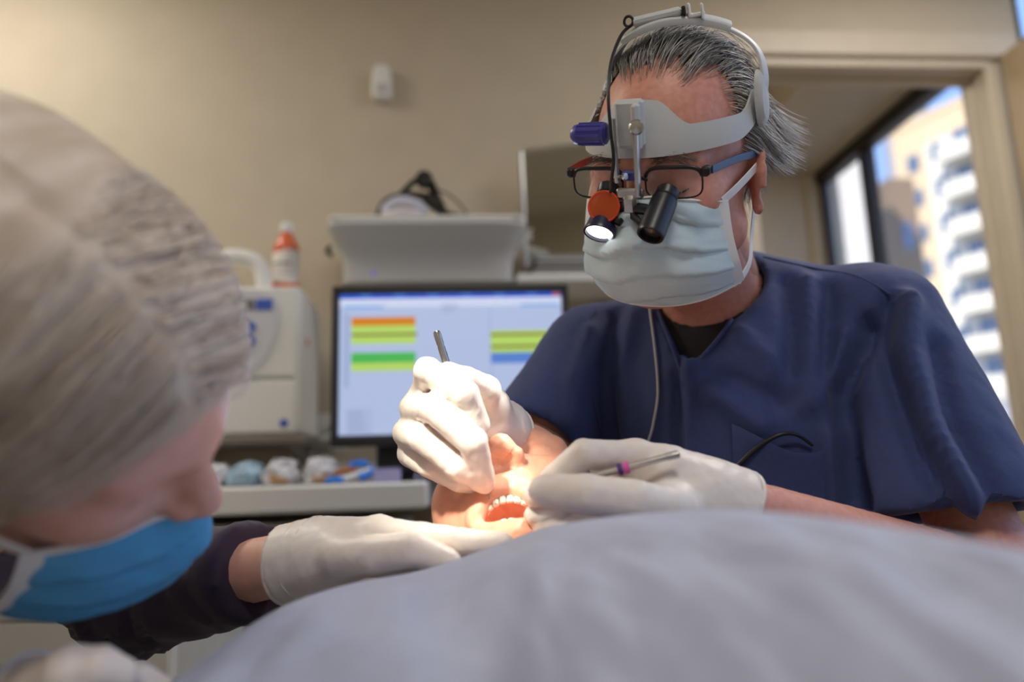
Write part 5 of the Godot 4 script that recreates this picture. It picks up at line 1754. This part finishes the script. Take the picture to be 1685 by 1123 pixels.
func build_loupes() -> void:
	var o := thing("loupe_headset", "light grey headband loupes with lit lamp and blue knob on the dentist's head", "loupes")
	o.transform = head_t
	var grey := mottle(mat("headband_grey", Color.WHITE, 0.5), srgb(196, 199, 200), srgb(202, 205, 206), 0.05, 8.0, 61)
	var black := mat("loupe_black", srgb(22, 23, 26), 0.38)
	var blue := mat("knob_blue", srgb(28, 30, 140), 0.3)
	blue.clearcoat_enabled = true
	# brow band: wide in front with a raised middle, narrow at the sides
	var rows := []
	for j in 7:
		var row := []
		for i in 61:
			var a := lerpf(1.62, -1.62, i / 60.0)
			var aa := absf(a)
			var ytop := 0.0885 - 0.0225 * smoothstep(0.24, 0.62, aa) - 0.002 * smoothstep(0.0, 0.3, aa) + 0.016 * smoothstep(1.2, 1.6, aa)
			var ylow := 0.0425 - 0.003 * cos(a) + 0.012 * smoothstep(1.1, 1.6, aa)
			row.append(on_skull(a, lerpf(ytop, ylow, j / 6.0), 0.0065))
		rows.append(row)
	put("brow_band", solid(flip(sheet(rows, 0.0024)), 40.0), grey, o)
	# pivots, side straps and the strap over the crown
	for s: float in [-1.0, 1.0]:
		put("pivot_cover", solid(moved(lathe([Vector2(0.0, 0.008), Vector2(0.011, 0.007), Vector2(0.0135, 0.004), Vector2(0.014, 0.0)], 20), Transform3D(Basis(Vector3.BACK, -s * PI / 2 * 0.95) * Basis.from_scale(Vector3(1.9, 1.0, 0.95)), Vector3(s * 0.0855, 0.072, 0.0 if s > 0.0 else -0.045)))), grey, o)
	var path := spline([Vector3(0.0885, 0.070, 0.002), Vector3(0.0890, 0.092, -0.004), Vector3(0.0800, 0.115, -0.010), Vector3(0.0610, 0.132, -0.006), Vector3(0.0340, 0.1435, 0.006), Vector3(0.0060, 0.1470, 0.020), Vector3(-0.0220, 0.1400, 0.026), Vector3(-0.0460, 0.1240, 0.016), Vector3(-0.0660, 0.1020, -0.014), Vector3(-0.0840, 0.0720, -0.045)], 6)
	var outs := []
	var wid := []
	for p in path:
		outs.append((p - Vector3(0, 0.035, 0.0)).normalized())
		wid.append(0.0135)
	put("crown_strap", solid(band(path, outs, wid, 0.0028), 50.0), grey, o)
	# crown housing: a thicker saddle with a block, a slot and a clip
	var sad := path.slice(19, 39)
	var so := []
	var sw := []
	for p in sad:
		so.append((p - Vector3(0, 0.035, 0.0)).normalized())
		sw.append(0.022)
	put("crown_saddle", solid(band(sad, so, sw, 0.0070), 50.0), grey, o)
	var bt := Transform3D(Basis(Vector3.BACK, 0.10) * Basis(Vector3.UP, 0.30), Vector3(0.004, 0.1545, 0.0205))
	put("saddle_block", solid(moved(box(Vector3(-0.006, 0.0, 0.0), Vector3(0.046, 0.009, 0.020), 0.003), bt)), grey, o)
	put("saddle_clip", solid(moved(join([box(Vector3(0.0235, -0.001, 0), Vector3(0.0025, 0.013, 0.018), 0.001), box(Vector3(0.035, -0.004, 0), Vector3(0.0025, 0.014, 0.018), 0.001), box(Vector3(0.030, -0.006, 0), Vector3(0.014, 0.004, 0.016), 0.001)]), bt)), mats["white_plastic"], o)
	put("saddle_slot", solid(moved(box(Vector3(0.019, 0.0, 0.002), Vector3(0.003, 0.008, 0.017), 0.0005), bt)), black, o)
	# bracket on the brow, blue knob, steel arms
	put("bracket", solid(join([box(Vector3(0.001, 0.071, 0.103), Vector3(0.026, 0.042, 0.012), 0.003), box(Vector3(0.010, 0.069, 0.111), Vector3(0.007, 0.040, 0.010), 0.002)])), grey, o)
	var ribs := []
	for i in 12:
		var a := TAU * i / 12
		ribs.append(tube([Vector3(-0.020, 0.0655 + 0.0093 * sin(a), 0.1157 + 0.0093 * cos(a)), Vector3(-0.043, 0.0660 + 0.0093 * sin(a), 0.1166 + 0.0093 * cos(a))], 0.0014, 0.0012, 6))
	var knob := put("adjusting_knob", solid(lathe([Vector2(0.0065, 0.0), Vector2(0.0095, 0.002), Vector2(0.0095, 0.026), Vector2(0.0085, 0.032), Vector2(0.005, 0.0355), Vector2(0.0, 0.036)], 24, along(Vector3(-0.0155, 0.0655, 0.1157), Vector3(-0.05, 0.0661, 0.1169)))), blue, o)
	put("grip_rib", solid(join(ribs)), blue, knob)
	put("arm", solid(join([tube([Vector3(-0.0105, 0.078, 0.1155), Vector3(-0.0098, 0.05, 0.1172), Vector3(-0.0082, 0.022, 0.1185)], 0.0042, 0.0036, 8, 0.6)])), mats["brushed_steel"], o)
	put("arm", solid(join([tube([Vector3(0.0135, 0.074, 0.1195), Vector3(0.0138, 0.045, 0.1225), Vector3(0.0142, 0.012, 0.1255)], 0.0050, 0.0040, 8, 0.6)])), mats["brushed_steel"], o)
	put("pivot_screw", solid(lathe([Vector2(0.0065, 0), Vector2(0.0068, 0.002), Vector2(0.0055, 0.0042), Vector2(0, 0.0048)], 20, along(Vector3(0.014, 0.0706, 0.1215), Vector3(0.04, 0.080, 0.16)))), mats["steel"], o)
	put("thumb_screw", solid(join([tube([Vector3(-0.013, 0.0262, 0.118), Vector3(-0.002, 0.0280, 0.1205)], 0.0018, 0.0018, 8), lathe([Vector2(0.003, 0), Vector2(0.0036, 0.001), Vector2(0.003, 0.003), Vector2(0, 0.003)], 12, along(Vector3(-0.001, 0.028, 0.1205), Vector3(0.01, 0.03, 0.125)))])), mats["steel"], o)
	put("cross_block", solid(join([box(Vector3(0.003, 0.0275, 0.1135), Vector3(0.016, 0.009, 0.008), 0.002)])), blue, o)
	put("yoke", solid(join([box(Vector3(0.003, 0.012, 0.118), Vector3(0.026, 0.010, 0.006), 0.002), box(Vector3(0.003, 0.002, 0.119), Vector3(0.014, 0.018, 0.010), 0.003)])), mats["brushed_steel"], o)
	put("loupe_bar", solid(join([tube([Vector3(-0.022, -0.001, 0.1165), Vector3(0.003, -0.001, 0.118), Vector3(0.030, -0.003, 0.1215)], 0.0052, 0.0052, 10), tube([Vector3(0.003, -0.006, 0.120), Vector3(0.016, -0.0125, 0.128)], 0.0036, 0.0030, 8), lathe([Vector2(0.004, 0), Vector2(0.0045, 0.002), Vector2(0.0035, 0.006), Vector2(0, 0.006)], 12, along(Vector3(-0.006, -0.010, 0.124), Vector3(-0.010, -0.020, 0.134)))])), black, o)
	# barrels, each a turned tube with a glass at its end
	var glass := mat("loupe_glass", srgb(30, 22, 20), 0.05)
	glass.clearcoat_enabled = true
	for k in 2:
		var a: Vector3 = [Vector3(0.0342, 0.0120, 0.1030), Vector3(-0.0262, 0.0150, 0.0985)][k]
		var b: Vector3 = [Vector3(0.0318, -0.0180, 0.1460), Vector3(-0.0250, -0.0050, 0.1170)][k]
		var len := a.distance_to(b)
		var t := along(a, b)
		var br := put("loupe_barrel", solid(lathe([Vector2(0.0, 0.0), Vector2(0.0085, 0.0), Vector2(0.0105, 0.002), Vector2(0.0105, 0.009), Vector2(0.0098, 0.0105), Vector2(0.0118, 0.013), Vector2(0.0126, len - 0.003), Vector2(0.0120, len), Vector2(0.0100, len), Vector2(0.0092, len - 0.006), Vector2(0.0, len - 0.006)], 32, t)), black, o)
		if k == 0:
			put("objective_lens", solid(lathe([Vector2(0.0092, len - 0.0055), Vector2(0.006, len - 0.0035), Vector2(0.0, len - 0.0028)], 24, t)), glass, br)
	# lamp under the right-hand barrel, its lens glowing, and the orange filter flipped up
	var la := Vector3(-0.0252, -0.006, 0.1135)
	var lb := Vector3(-0.0240, -0.0222, 0.1330)
	var lt := along(la, lb)
	var ll := la.distance_to(lb)
	var lamp := put("headlamp", solid(lathe([Vector2(0.0, 0.0), Vector2(0.010, 0.001), Vector2(0.0118, 0.006), Vector2(0.0142, ll - 0.005), Vector2(0.0150, ll - 0.003), Vector2(0.0150, ll), Vector2(0.0132, ll), Vector2(0.0128, ll - 0.003)], 32, lt)), mat("lamp_housing", srgb(30, 28, 60), 0.35), o)
	var glow := mat("headlamp_lens", Color.WHITE, 0.2)
	glow.emission_enabled = true
	glow.emission = srgb(255, 252, 246)
	glow.emission_energy_multiplier = 3.0
	put("lamp_lens", solid(lathe([Vector2(0.0129, ll - 0.003), Vector2(0.008, ll - 0.0015), Vector2(0.0, ll - 0.001)], 28, lt)), glow, lamp)
	var fa := Vector3(-0.0198, 0.0018, 0.1268)
	var ft := along(fa, fa + Vector3(0.30, 0.35, 0.9))
	var orange := mat("orange_filter", Color(0.80, 0.34, 0.16, 0.72), 0.3)
	orange.transparency = BaseMaterial3D.TRANSPARENCY_ALPHA
	var fl := put("filter_disc", solid(lathe([Vector2(0.0, 0.0), Vector2(0.0132, 0.0), Vector2(0.0132, 0.0016), Vector2(0.0, 0.0016)], 32, ft)), orange, o)
	var ring := []
	for i in 33:
		ring.append(ft * Vector3(0.0138 * cos(TAU * i / 32.0), 0.0008, 0.0138 * sin(TAU * i / 32.0)))
	put("filter_ring", smooth(tube(ring, 0.0013, -1.0, 8)), mat("orange_rim", srgb(216, 72, 34), 0.3), fl)
	put("filter_hinge", solid(box(Vector3(-0.017, 0.010, 0.1155), Vector3(0.008, 0.006, 0.008), 0.001)), black, o)
	# lead: over the crown, down in front of the band, to the lamp; then over the chest into the pocket
	put("cable", smooth(tube(spline([Vector3(-0.024, 0.1500, 0.030), Vector3(-0.026, 0.143, 0.050), Vector3(-0.021, 0.124, 0.086), Vector3(-0.014, 0.100, 0.112), Vector3(-0.009, 0.070, 0.1235), Vector3(-0.007, 0.045, 0.126), Vector3(-0.012, 0.022, 0.1245), Vector3(-0.018, 0.004, 0.116)], 8), 0.0016, -1.0, 8)), mats["black_plastic"], o)
	var loop := []
	for i in 20:
		loop.append(Vector3(-0.024 + 0.0045 * cos(TAU * i / 19.0), 0.1535 + 0.0045 * sin(TAU * i / 19.0), 0.036))
	put("cable_loop", smooth(tube(loop, 0.0014, -1.0, 8)), mats["black_plastic"], o)
	var toh := head_t.affine_inverse() * torso_t
	var chest := []
	for q in spline([Vector2(-0.083, 0.045), Vector2(-0.077, -0.019), Vector2(-0.076, -0.074), Vector2(-0.085, -0.113), Vector2(-0.10, -0.16), Vector2(-0.08, -0.22)], 8):
		chest.append(toh * Vector3(q.x, q.y, scrub_z(q.x, q.y) + 0.003))
	put("cable", smooth(tube(chest, 0.0014, -1.0, 8)), mats["grey_plastic"], o)
	var pk := []
	for q in spline([Vector3(-0.04, -0.21, 0.010), Vector3(-0.011, -0.176, 0.012), Vector3(0.019, -0.148, 0.012), Vector3(0.045, -0.134, 0.014), Vector3(0.063, -0.134, 0.011), Vector3(0.078, -0.146, 0.006)], 8):
		pk.append(toh * Vector3(q.x, q.y, scrub_z(q.x, q.y) + q.z))
	put("cable", smooth(tube(pk, 0.0034, 0.0016, 8)), mats["black_plastic"], o)
	# the beam
	var l := SpotLight3D.new()
	l.name = "headlamp_beam"
	add_child(l)
	var from := head_t * (lb + (lb - la).normalized() * 0.004)
	l.look_at_from_position(from, at(790, 765, 0.63))
	l.spot_angle = 13.5
	l.spot_angle_attenuation = 0.25
	l.light_energy = 0.10
	l.light_color = srgb(255, 246, 232)
	l.light_size = 0.011
	l.spot_range = 6.0
	l.shadow_enabled = true

func build_instruments() -> void:
	# a scaler in the right hand, a probe with coloured rings in the left
	var a := at(718, 545, 0.670)
	var b := at(806, 822, 0.640)
	var d := (b - a).normalized()
	var o := thing("dental_scaler", "steel dental scaler held upright in the dentist's right glove", "dental tool", b)
	put("handle", solid(moved(lathe([Vector2(0.0, 0.0), Vector2(0.0030, 0.0005), Vector2(0.0036, 0.003), Vector2(0.0036, 0.012), Vector2(0.0031, 0.014), Vector2(0.0036, 0.016), Vector2(0.0036, 0.085), Vector2(0.0022, 0.096), Vector2(0.0013, 0.102)], 20, along(a, b)), Transform3D(Basis(), -b))), mats["steel"], o)
	put("shank", solid(moved(tube(spline([a + d * 0.100, a + d * 0.118, a + d * 0.128 + Vector3(0.002, 0, 0), b], 5), 0.0013, 0.0006, 8), Transform3D(Basis(), -b))), mats["steel"], o)
	var a2 := at(1119, 747, 0.570)
	var b2 := at(868, 812, 0.585)
	var d2 := (b2 - a2).normalized()
	var o2 := thing("dental_probe", "steel dental probe with pink and purple rings in the dentist's left glove", "dental tool", b2)
	var sh := Transform3D(Basis(), -b2)
	put("handle", solid(moved(lathe([Vector2(0.0, 0.0), Vector2(0.0026, 0.0005), Vector2(0.0031, 0.002), Vector2(0.0031, 0.010), Vector2(0.0027, 0.012), Vector2(0.0029, 0.080), Vector2(0.0012, 0.092)], 20, along(a2, b2)), sh)), mats["brushed_steel"], o2)
	put("ring", solid(moved(lathe([Vector2(0.0030, 0.0), Vector2(0.0046, 0.0005), Vector2(0.0046, 0.0045), Vector2(0.0030, 0.005)], 20, along(a2 + d2 * 0.040, b2)), sh)), mat("pink_ring", srgb(216, 92, 170), 0.4), o2)
	put("ring", solid(moved(lathe([Vector2(0.0030, 0.0), Vector2(0.0044, 0.0005), Vector2(0.0044, 0.0035), Vector2(0.0030, 0.004)], 20, along(a2 + d2 * 0.0455, b2)), sh)), mat("purple_ring", srgb(84, 44, 130), 0.4), o2)
	put("shank", solid(moved(tube([a2 + d2 * 0.088, a2 + d2 * 0.105, b2], 0.0012, 0.0006, 8), sh)), mats["steel"], o2)

# ------------------------------------------------------------------ the assistant
func build_assistant() -> void:
	people_materials()
	var c := at(86, 640, 0.44)
	var fz := Vector3(0.80, -0.56, -0.20).normalized()
	var up := Vector3(0.45, 0.50, 0.72)
	up = (up - fz * up.dot(fz)).normalized()
	var ht := Transform3D(Basis(up.cross(fz), up, fz), c)
	var me := thing("person", "assistant with short blonde hair, blue mask and dark purple sleeve", "person", Vector3(-0.42, 0.0, -0.42))
	var base := me.transform.affine_inverse()
	var neck := ht * Vector3(0, -0.20, -0.05)
	var sh_r := Vector3(-0.36, 0.78, -0.18)
	var sh_l := at(40, 800, 0.66)
	var el := at(225, 985, 0.755)
	var wr := at(478, 925, 0.640)
	var lo := Vector3(-0.75, 0.45, -0.95)
	var hand_r := at(-8, 1215, 0.426)
	var elbow_r := Vector3(-0.46, 0.66, -0.20)
	var b := Field.new(lo, Vector3(0.0, 1.0, 0.05), 0.011)
	var chest := Vector3(-0.43, 0.68, -0.36)
	b.ell(chest, Vector3(0.15, 0.22, 0.15), 0.03)
	b.cap(chest + Vector3(0, 0.12, 0), neck, 0.05, 0.045, 0.03)
	b.cap(chest + Vector3(0, 0.12, 0), sh_l, 0.05, 0.045, 0.03)
	b.cap(chest + Vector3(0, 0.12, 0), sh_r, 0.05, 0.045, 0.03)
	b.chain([sh_l, el, wr], [0.044, 0.038, 0.026], 0.015)
	b.chain([sh_r, elbow_r, hand_r], [0.044, 0.038, 0.026], 0.015)
	var body := join([b.mesh(), head_mesh(ht, neck, 0.048, 0.92, false, 0.0042)])
	put("body", smooth(moved(body, base)), mats["skin_woman"], me)
	# purple top with three-quarter sleeve, scalloped along its underside
	var s := Field.new(lo, Vector3(0.0, 1.0, 0.05), 0.0085)
	s.ell(chest, Vector3(0.165, 0.235, 0.165), 0.03)
	s.cap(chest + Vector3(0, 0.10, 0), sh_l, 0.075, 0.058, 0.03)
	s.cap(chest + Vector3(0, 0.10, 0), sh_r, 0.075, 0.058, 0.03)
	var hem := el.lerp(wr, 0.80)
	s.chain([sh_l, el], [0.060, 0.054], 0.02)
	s.chain([sh_r, elbow_r, elbow_r.lerp(hand_r, 0.55)], [0.058, 0.050, 0.042], 0.02)
	s.cap(el, hem, 0.054, 0.045, 0.02)
	cut_end(s, hem, (wr - el).normalized(), 0.08)
	s.cap(neck, neck + Vector3(0.0, 0.1, 0), 0.056, 0.06, 0.01, true)
	var g: Array = s.mesh()
	var nn := normals_of(g)
	var ax := (hem - el).normalized()
	for i in g[0].size():
		var p: Vector3 = g[0][i]
		var t := (p - el).dot(ax)
		var w := 0.0022 * noise.get_noise_3dv(p * 22.0) + 0.0016 * sin(t * 150.0 + 5.0 * noise.get_noise_3dv(p * 12.0))
		if nn[i].y < 0.1:
			w += 0.0022 * sin(p.x * 420.0) * smoothstep(0.1, -0.7, nn[i].y) * (1.0 - smoothstep(0.06, 0.11, t))
		g[0][i] = p + nn[i] * w
	put("purple_top", smooth(moved(g, base)), mats["purple_jersey"], me)
	glove("glove", [
		[[622, 878, 0.610, 0.0135], [690, 884, 0.590, 0.0115], [760, 892, 0.575, 0.0105], [828, 893, 0.566, 0.0080]],
		[[618, 892, 0.618, 0.0135], [690, 905, 0.602, 0.0115], [760, 915, 0.590, 0.0105], [815, 912, 0.582, 0.0080]],
		[[612, 905, 0.625, 0.0130], [680, 925, 0.615, 0.0115], [740, 935, 0.606, 0.0100], [790, 930, 0.598, 0.0080]],
		[[602, 920, 0.630, 0.0115], [660, 945, 0.622, 0.0100], [705, 950, 0.615, 0.0090], [745, 948, 0.610, 0.0075]],
		[[560, 915, 0.595, 0.0165], [620, 912, 0.570, 0.0145], [680, 905, 0.556, 0.0130], [738, 924, 0.552, 0.0095]]],
		[[[480, 928, 0.640, 0.030], [560, 905, 0.622, 0.024]], [[560, 900, 0.622, 0.020], [625, 880, 0.612, 0.015]], [[550, 910, 0.622, 0.022], [620, 892, 0.620, 0.016]], [[545, 925, 0.626, 0.022], [605, 915, 0.628, 0.015]], [[530, 920, 0.615, 0.020], [565, 915, 0.597, 0.017]]],
		[[520, 918, 0.632], [474, 930, 0.642], 0.032], me)
	glove("glove", [
		[[120, 1150, 0.420, 0.0135], [180, 1128, 0.415, 0.0115], [225, 1125, 0.420, 0.0105], [262, 1135, 0.425, 0.0080]],
		[[118, 1170, 0.425, 0.0135], [185, 1155, 0.422, 0.0115], [235, 1158, 0.426, 0.0105], [270, 1170, 0.430, 0.0080]],
		[[112, 1195, 0.430, 0.0130], [180, 1190, 0.428, 0.0115], [225, 1195, 0.432, 0.0100], [255, 1205, 0.436, 0.0080]],
		[[102, 1220, 0.434, 0.0115], [160, 1224, 0.432, 0.0100], [200, 1228, 0.434, 0.0090], [228, 1236, 0.436, 0.0075]],
		[[70, 1140, 0.405, 0.0165], [115, 1110, 0.398, 0.0145], [160, 1104, 0.400, 0.0125], [198, 1112, 0.404, 0.0095]]],
		[[[0, 1210, 0.425, 0.030], [60, 1180, 0.425, 0.024]], [[60, 1170, 0.422, 0.022], [120, 1152, 0.421, 0.015]], [[60, 1185, 0.425, 0.022], [115, 1175, 0.426, 0.016]], [[55, 1200, 0.428, 0.022], [108, 1208, 0.432, 0.015]], [[40, 1175, 0.418, 0.022], [72, 1142, 0.406, 0.017]]],
		[[30, 1190, 0.425], [-10, 1215, 0.426], 0.031], me)
	assistant_hair(me, base, ht)
	seated(me, base, Vector3(-0.46, 0.53, -0.36), Vector3(-0.20, 0.47, -0.74), Vector3(-0.62, 0.47, 0.02), mats["purple_jersey"])
	face_mask(ht.translated(-up * 0.030 - fz * 0.008), "face_mask", "bright blue surgical mask worn by the blonde assistant", mats["mask_blue"])

func assistant_hair(me: Node3D, base: Transform3D, ht: Transform3D) -> void:
	# a smooth mass of hair parted near the crown, then strands that follow it
	var f := Field.new(Vector3(-0.13, -0.13, -0.18), Vector3(0.13, 0.18, 0.13), 0.0055)
	f.ell(Vector3(0, 0.040, -0.016), Vector3(0.090, 0.106, 0.110), 0.02)
	for s: float in [-1.0, 1.0]:
		f.ell(Vector3(s * 0.066, 0.006, -0.022), Vector3(0.026, 0.062, 0.058), 0.03)
	f.ell(Vector3(0, -0.02, -0.085), Vector3(0.075, 0.085, 0.040), 0.04)
	f.ell(Vector3(0.0, 0.078, -0.072), Vector3(0.074, 0.066, 0.066), 0.05)
	f.ell(Vector3(0, -0.020, 0.100), Vector3(0.110, 0.086, 0.082), 0.012, Basis(), true)
	f.cap(Vector3(-0.020, 0.150, -0.09), Vector3(-0.020, 0.148, 0.06), 0.004, 0.004, 0.006, true)
	f.keep(Plane(Vector3(0, -1, 0.45).normalized(), 0.062))
	var g: Array = f.mesh()
	var col := PackedColorArray()
	for p: Vector3 in g[0]:
		var t := clampf(0.5 + 0.9 * noise.get_noise_3d(p.x * 10.0 + 20.0, p.y * 8.0, p.z * 60.0), 0.0, 1.0)
		col.append(Color(0.50, 0.38, 0.27).lerp(Color(0.74, 0.64, 0.53), t))
	var v: PackedVector3Array = g[0]
	var ix: PackedInt32Array = g[1]
	var c := Vector3(0, 0.040, -0.016)
	var r := Vector3(0.0915, 0.1075, 0.1115)
	var made := 0
	while made < 4200:
		var u := Vector3(rng.randfn(), rng.randfn(), rng.randfn()).normalized()
		var p := c + r * u
		if p.y < -0.02 or (p.z > 0.055 and p.y < 0.085) or (p.z > 0.02 and p.y < 0.05):
			continue
		made += 1
		var clump := noise.get_noise_3dv(p * 30.0)
		var pts := PackedVector3Array([p])
		var cur := p
		var s := signf(p.x + 0.020)
		for k in 9:
			var q := (cur - c) / r
			var n := (q / r).normalized()
			var d := Vector3(s * 1.0, -0.35 - 0.6 * k / 9.0, 0.15 - 0.35 * k / 9.0 + 0.25 * clump) + Vector3(rng.randfn(), rng.randfn(), rng.randfn()) * 0.12
			d = (d - n * d.dot(n)).normalized()
			cur += d * 0.0125
			if cur.y > -0.01:
				q = (cur - c) / r
				cur = c + q.normalized() * maxf(q.length(), 1.012 + 0.010 * clump) * r
			pts.append(cur)
		var tone := clampf(0.5 + 0.7 * noise.get_noise_3dv(p * 50.0 + Vector3(7, 0, 0)) + 0.2 * rng.randfn(), 0.0, 1.0)
		strand(v, ix, col, pts, 0.0006, Color(0.54, 0.41, 0.29).lerp(Color(0.82, 0.74, 0.64), tone))
	put("hair", smooth(moved([v, ix], base * ht), col), mats["blonde_hair"], me)

# ------------------------------------------------------------------ the patient
func build_patient() -> void:
	people_materials()
	var fz := Vector3(-0.16, 0.80, 0.58).normalized()       # out of the face
	var up := (Vector3(0.05, 0.5, -0.86) - fz * Vector3(0.05, 0.5, -0.86).dot(fz)).normalized()
	var c := at(834, 836, 0.632) - fz * 0.090 + up * 0.072
	var t := Transform3D(Basis(up.cross(fz), up, fz) * Basis.from_scale(Vector3(1.08, 1.05, 1.05)), c)
	var me := thing("person", "patient lying back with mouth open under the dentist's hands", "person", Vector3(0.05, 0.60, -0.62))
	var base := me.transform.affine_inverse()
	var neck := t * Vector3(0, -0.20, -0.03)
	var b := Field.new(Vector3(-0.15, 0.60, -0.72), Vector3(0.45, 0.95, -0.05), 0.011)
	b.cap(t * Vector3(0, -0.07, -0.03), neck, 0.050, 0.055, 0.02)
	b.ell(Vector3(0.10, 0.760, -0.43), Vector3(0.148, 0.081, 0.12), 0.04)
	b.ell(Vector3(0.14, 0.725, -0.25), Vector3(0.14, 0.070, 0.14), 0.04)
	var body := join([b.mesh(), head_mesh(t, neck, 0.052, 0.98, true, 0.0036)])
	put("body", smooth(moved(body, base)), mats["skin_patient"], me)
	# the patient's shirt, all but hidden under the sheet
	var sh := Field.new(Vector3(-0.18, 0.60, -0.66), Vector3(0.45, 0.95, 0.0), 0.011)
	sh.ell(Vector3(0.10, 0.760, -0.43), Vector3(0.160, 0.092, 0.130), 0.04)
	sh.ell(Vector3(0.14, 0.725, -0.25), Vector3(0.150, 0.080, 0.150), 0.04)
	put("shirt", smooth(moved(sh.mesh(), base)), mat("grey_shirt", srgb(120, 128, 146), 0.85), me)
	# upper and lower teeth, tongue
	var enamel := mat("enamel", srgb(236, 228, 212), 0.2)
	var row := []
	for k in 2:
		for i in 10:
			var a := deg_to_rad(-78.0 + 156.0 * i / 9.0)
			var p := Vector3(0.0195 * sin(a), -0.058 - 0.030 * k, 0.068 + 0.018 * cos(a))
			row.append(moved(box(Vector3.ZERO, Vector3(0.0055, 0.0085, 0.0045), 0.0012), Transform3D(Basis(Vector3.UP, a), p)))
	put("teeth", solid(moved(join(row), base * t)), enamel, me)
	var tg := Field.new(Vector3(-0.04, -0.13, 0.0), Vector3(0.04, -0.05, 0.11), 0.0045)
	tg.ell(Vector3(0, -0.088, 0.060), Vector3(0.016, 0.007, 0.022), 0.004)
	put("tongue", smooth(moved(tg.mesh(), base * t)), mat("tongue_pink", srgb(196, 98, 92), 0.3), me)
	# short hair behind the brow
	var hr := Field.new(Vector3(-0.11, -0.06, -0.13), Vector3(0.11, 0.15, 0.1), 0.006)
	hr.ell(Vector3(0, 0.038, -0.018), Vector3(0.083, 0.101, 0.103), 0.01)
	hr.ell(Vector3(0, -0.02, 0.10), Vector3(0.08, 0.115, 0.085), 0.012, Basis(), true)
	hr.ell(Vector3(0, -0.10, 0.0), Vector3(0.12, 0.10, 0.14), 0.012, Basis(), true)
	put("hair", smooth(moved(hr.mesh(), base * t)), mat("brown_hair", srgb(92, 66, 48), 0.6), me)

func build_drape_and_chair() -> void:
	# white sheet over the patient: its ridge runs from the chin over the chest, then it falls towards us and at both sides
	var ridge := []
	for q in [[60, 1300, 0.40], [170, 1200, 0.41], [285, 1122, 0.43], [440, 1012, 0.48], [560, 966, 0.51], [700, 938, 0.53], [830, 893, 0.535], [900, 868, 0.51], [1000, 852, 0.47], [1100, 842, 0.43], [1200, 838, 0.39], [1300, 846, 0.355], [1400, 858, 0.325], [1500, 872, 0.30], [1600, 890, 0.285], [1700, 910, 0.27], [1850, 960, 0.26], [2000, 1040, 0.26]]:
		ridge.append(at(q[0], q[1], q[2]))
	ridge = spline(ridge, 6)
	var rows := []
	for j in 46:
		var s := j / 45.0 * 1.5 - 0.5          # below 0: the far side, over 0: towards the camera
		var row := []
		for i in ridge.size():
			var p: Vector3 = ridge[i]
			var u := float(i) / (ridge.size() - 1)
			if s < 0.0:
				p += Vector3(0.0, -0.16 * s * s * 4.0 * 0.35, s * 0.15)
			else:
				p += Vector3(-0.02 * s, -0.012 * s - 0.075 * s * s, 0.26 * s)
			var fold := 0.010 * noise.get_noise_2d(u * 14.0, s * 2.2) * smoothstep(0.02, 0.35, absf(s)) + 0.008 * exp(-pow((u - 0.27 - 0.05 * s) / 0.018, 2.0)) * smoothstep(0.02, 0.3, s) - 0.007 * exp(-pow((u - 0.305 - 0.05 * s) / 0.02, 2.0)) * smoothstep(0.02, 0.3, s)
			p.y += fold
			row.append(p)
		rows.append(row)
	var o := thing("patient_drape", "plain pale grey sheet draped over the reclining patient", "drape", Vector3(0.1, 0.6, -0.35))
	var cloth := mottle(mat("drape_cloth", Color.WHITE, 0.85), srgb(170, 177, 200), srgb(178, 185, 208), 0.03, 4.0, 71)
	put("sheet", smooth(moved(sheet(rows, 0.0015), Transform3D(Basis(), -o.position))), cloth, o)
	# the chair below
	var ch := thing("dental_chair", "reclined pale vinyl dental chair under the patient", "dental chair", Vector3(0.12, 0, -0.3))
	var vinyl := mat("chair_vinyl", srgb(170, 172, 170), 0.45)
	put("backrest", solid(box(Vector3(0.0, 0.62, 0.0), Vector3(0.40, 0.09, 0.60), 0.03)), vinyl, ch)
	put("seat", solid(box(Vector3(0.03, 0.56, 0.62), Vector3(0.46, 0.11, 0.62), 0.03)), vinyl, ch)
	put("headrest", solid(box(Vector3(-0.05, 0.665, -0.36), Vector3(0.20, 0.07, 0.16), 0.025)), vinyl, ch)
	put("pedestal", solid(lathe([Vector2(0.26, 0), Vector2(0.27, 0.02), Vector2(0.25, 0.05), Vector2(0.11, 0.09), Vector2(0.10, 0.53)], 28, Transform3D(Basis(), Vector3(0, 0, 0.35)))), mats["white_plastic"], ch)
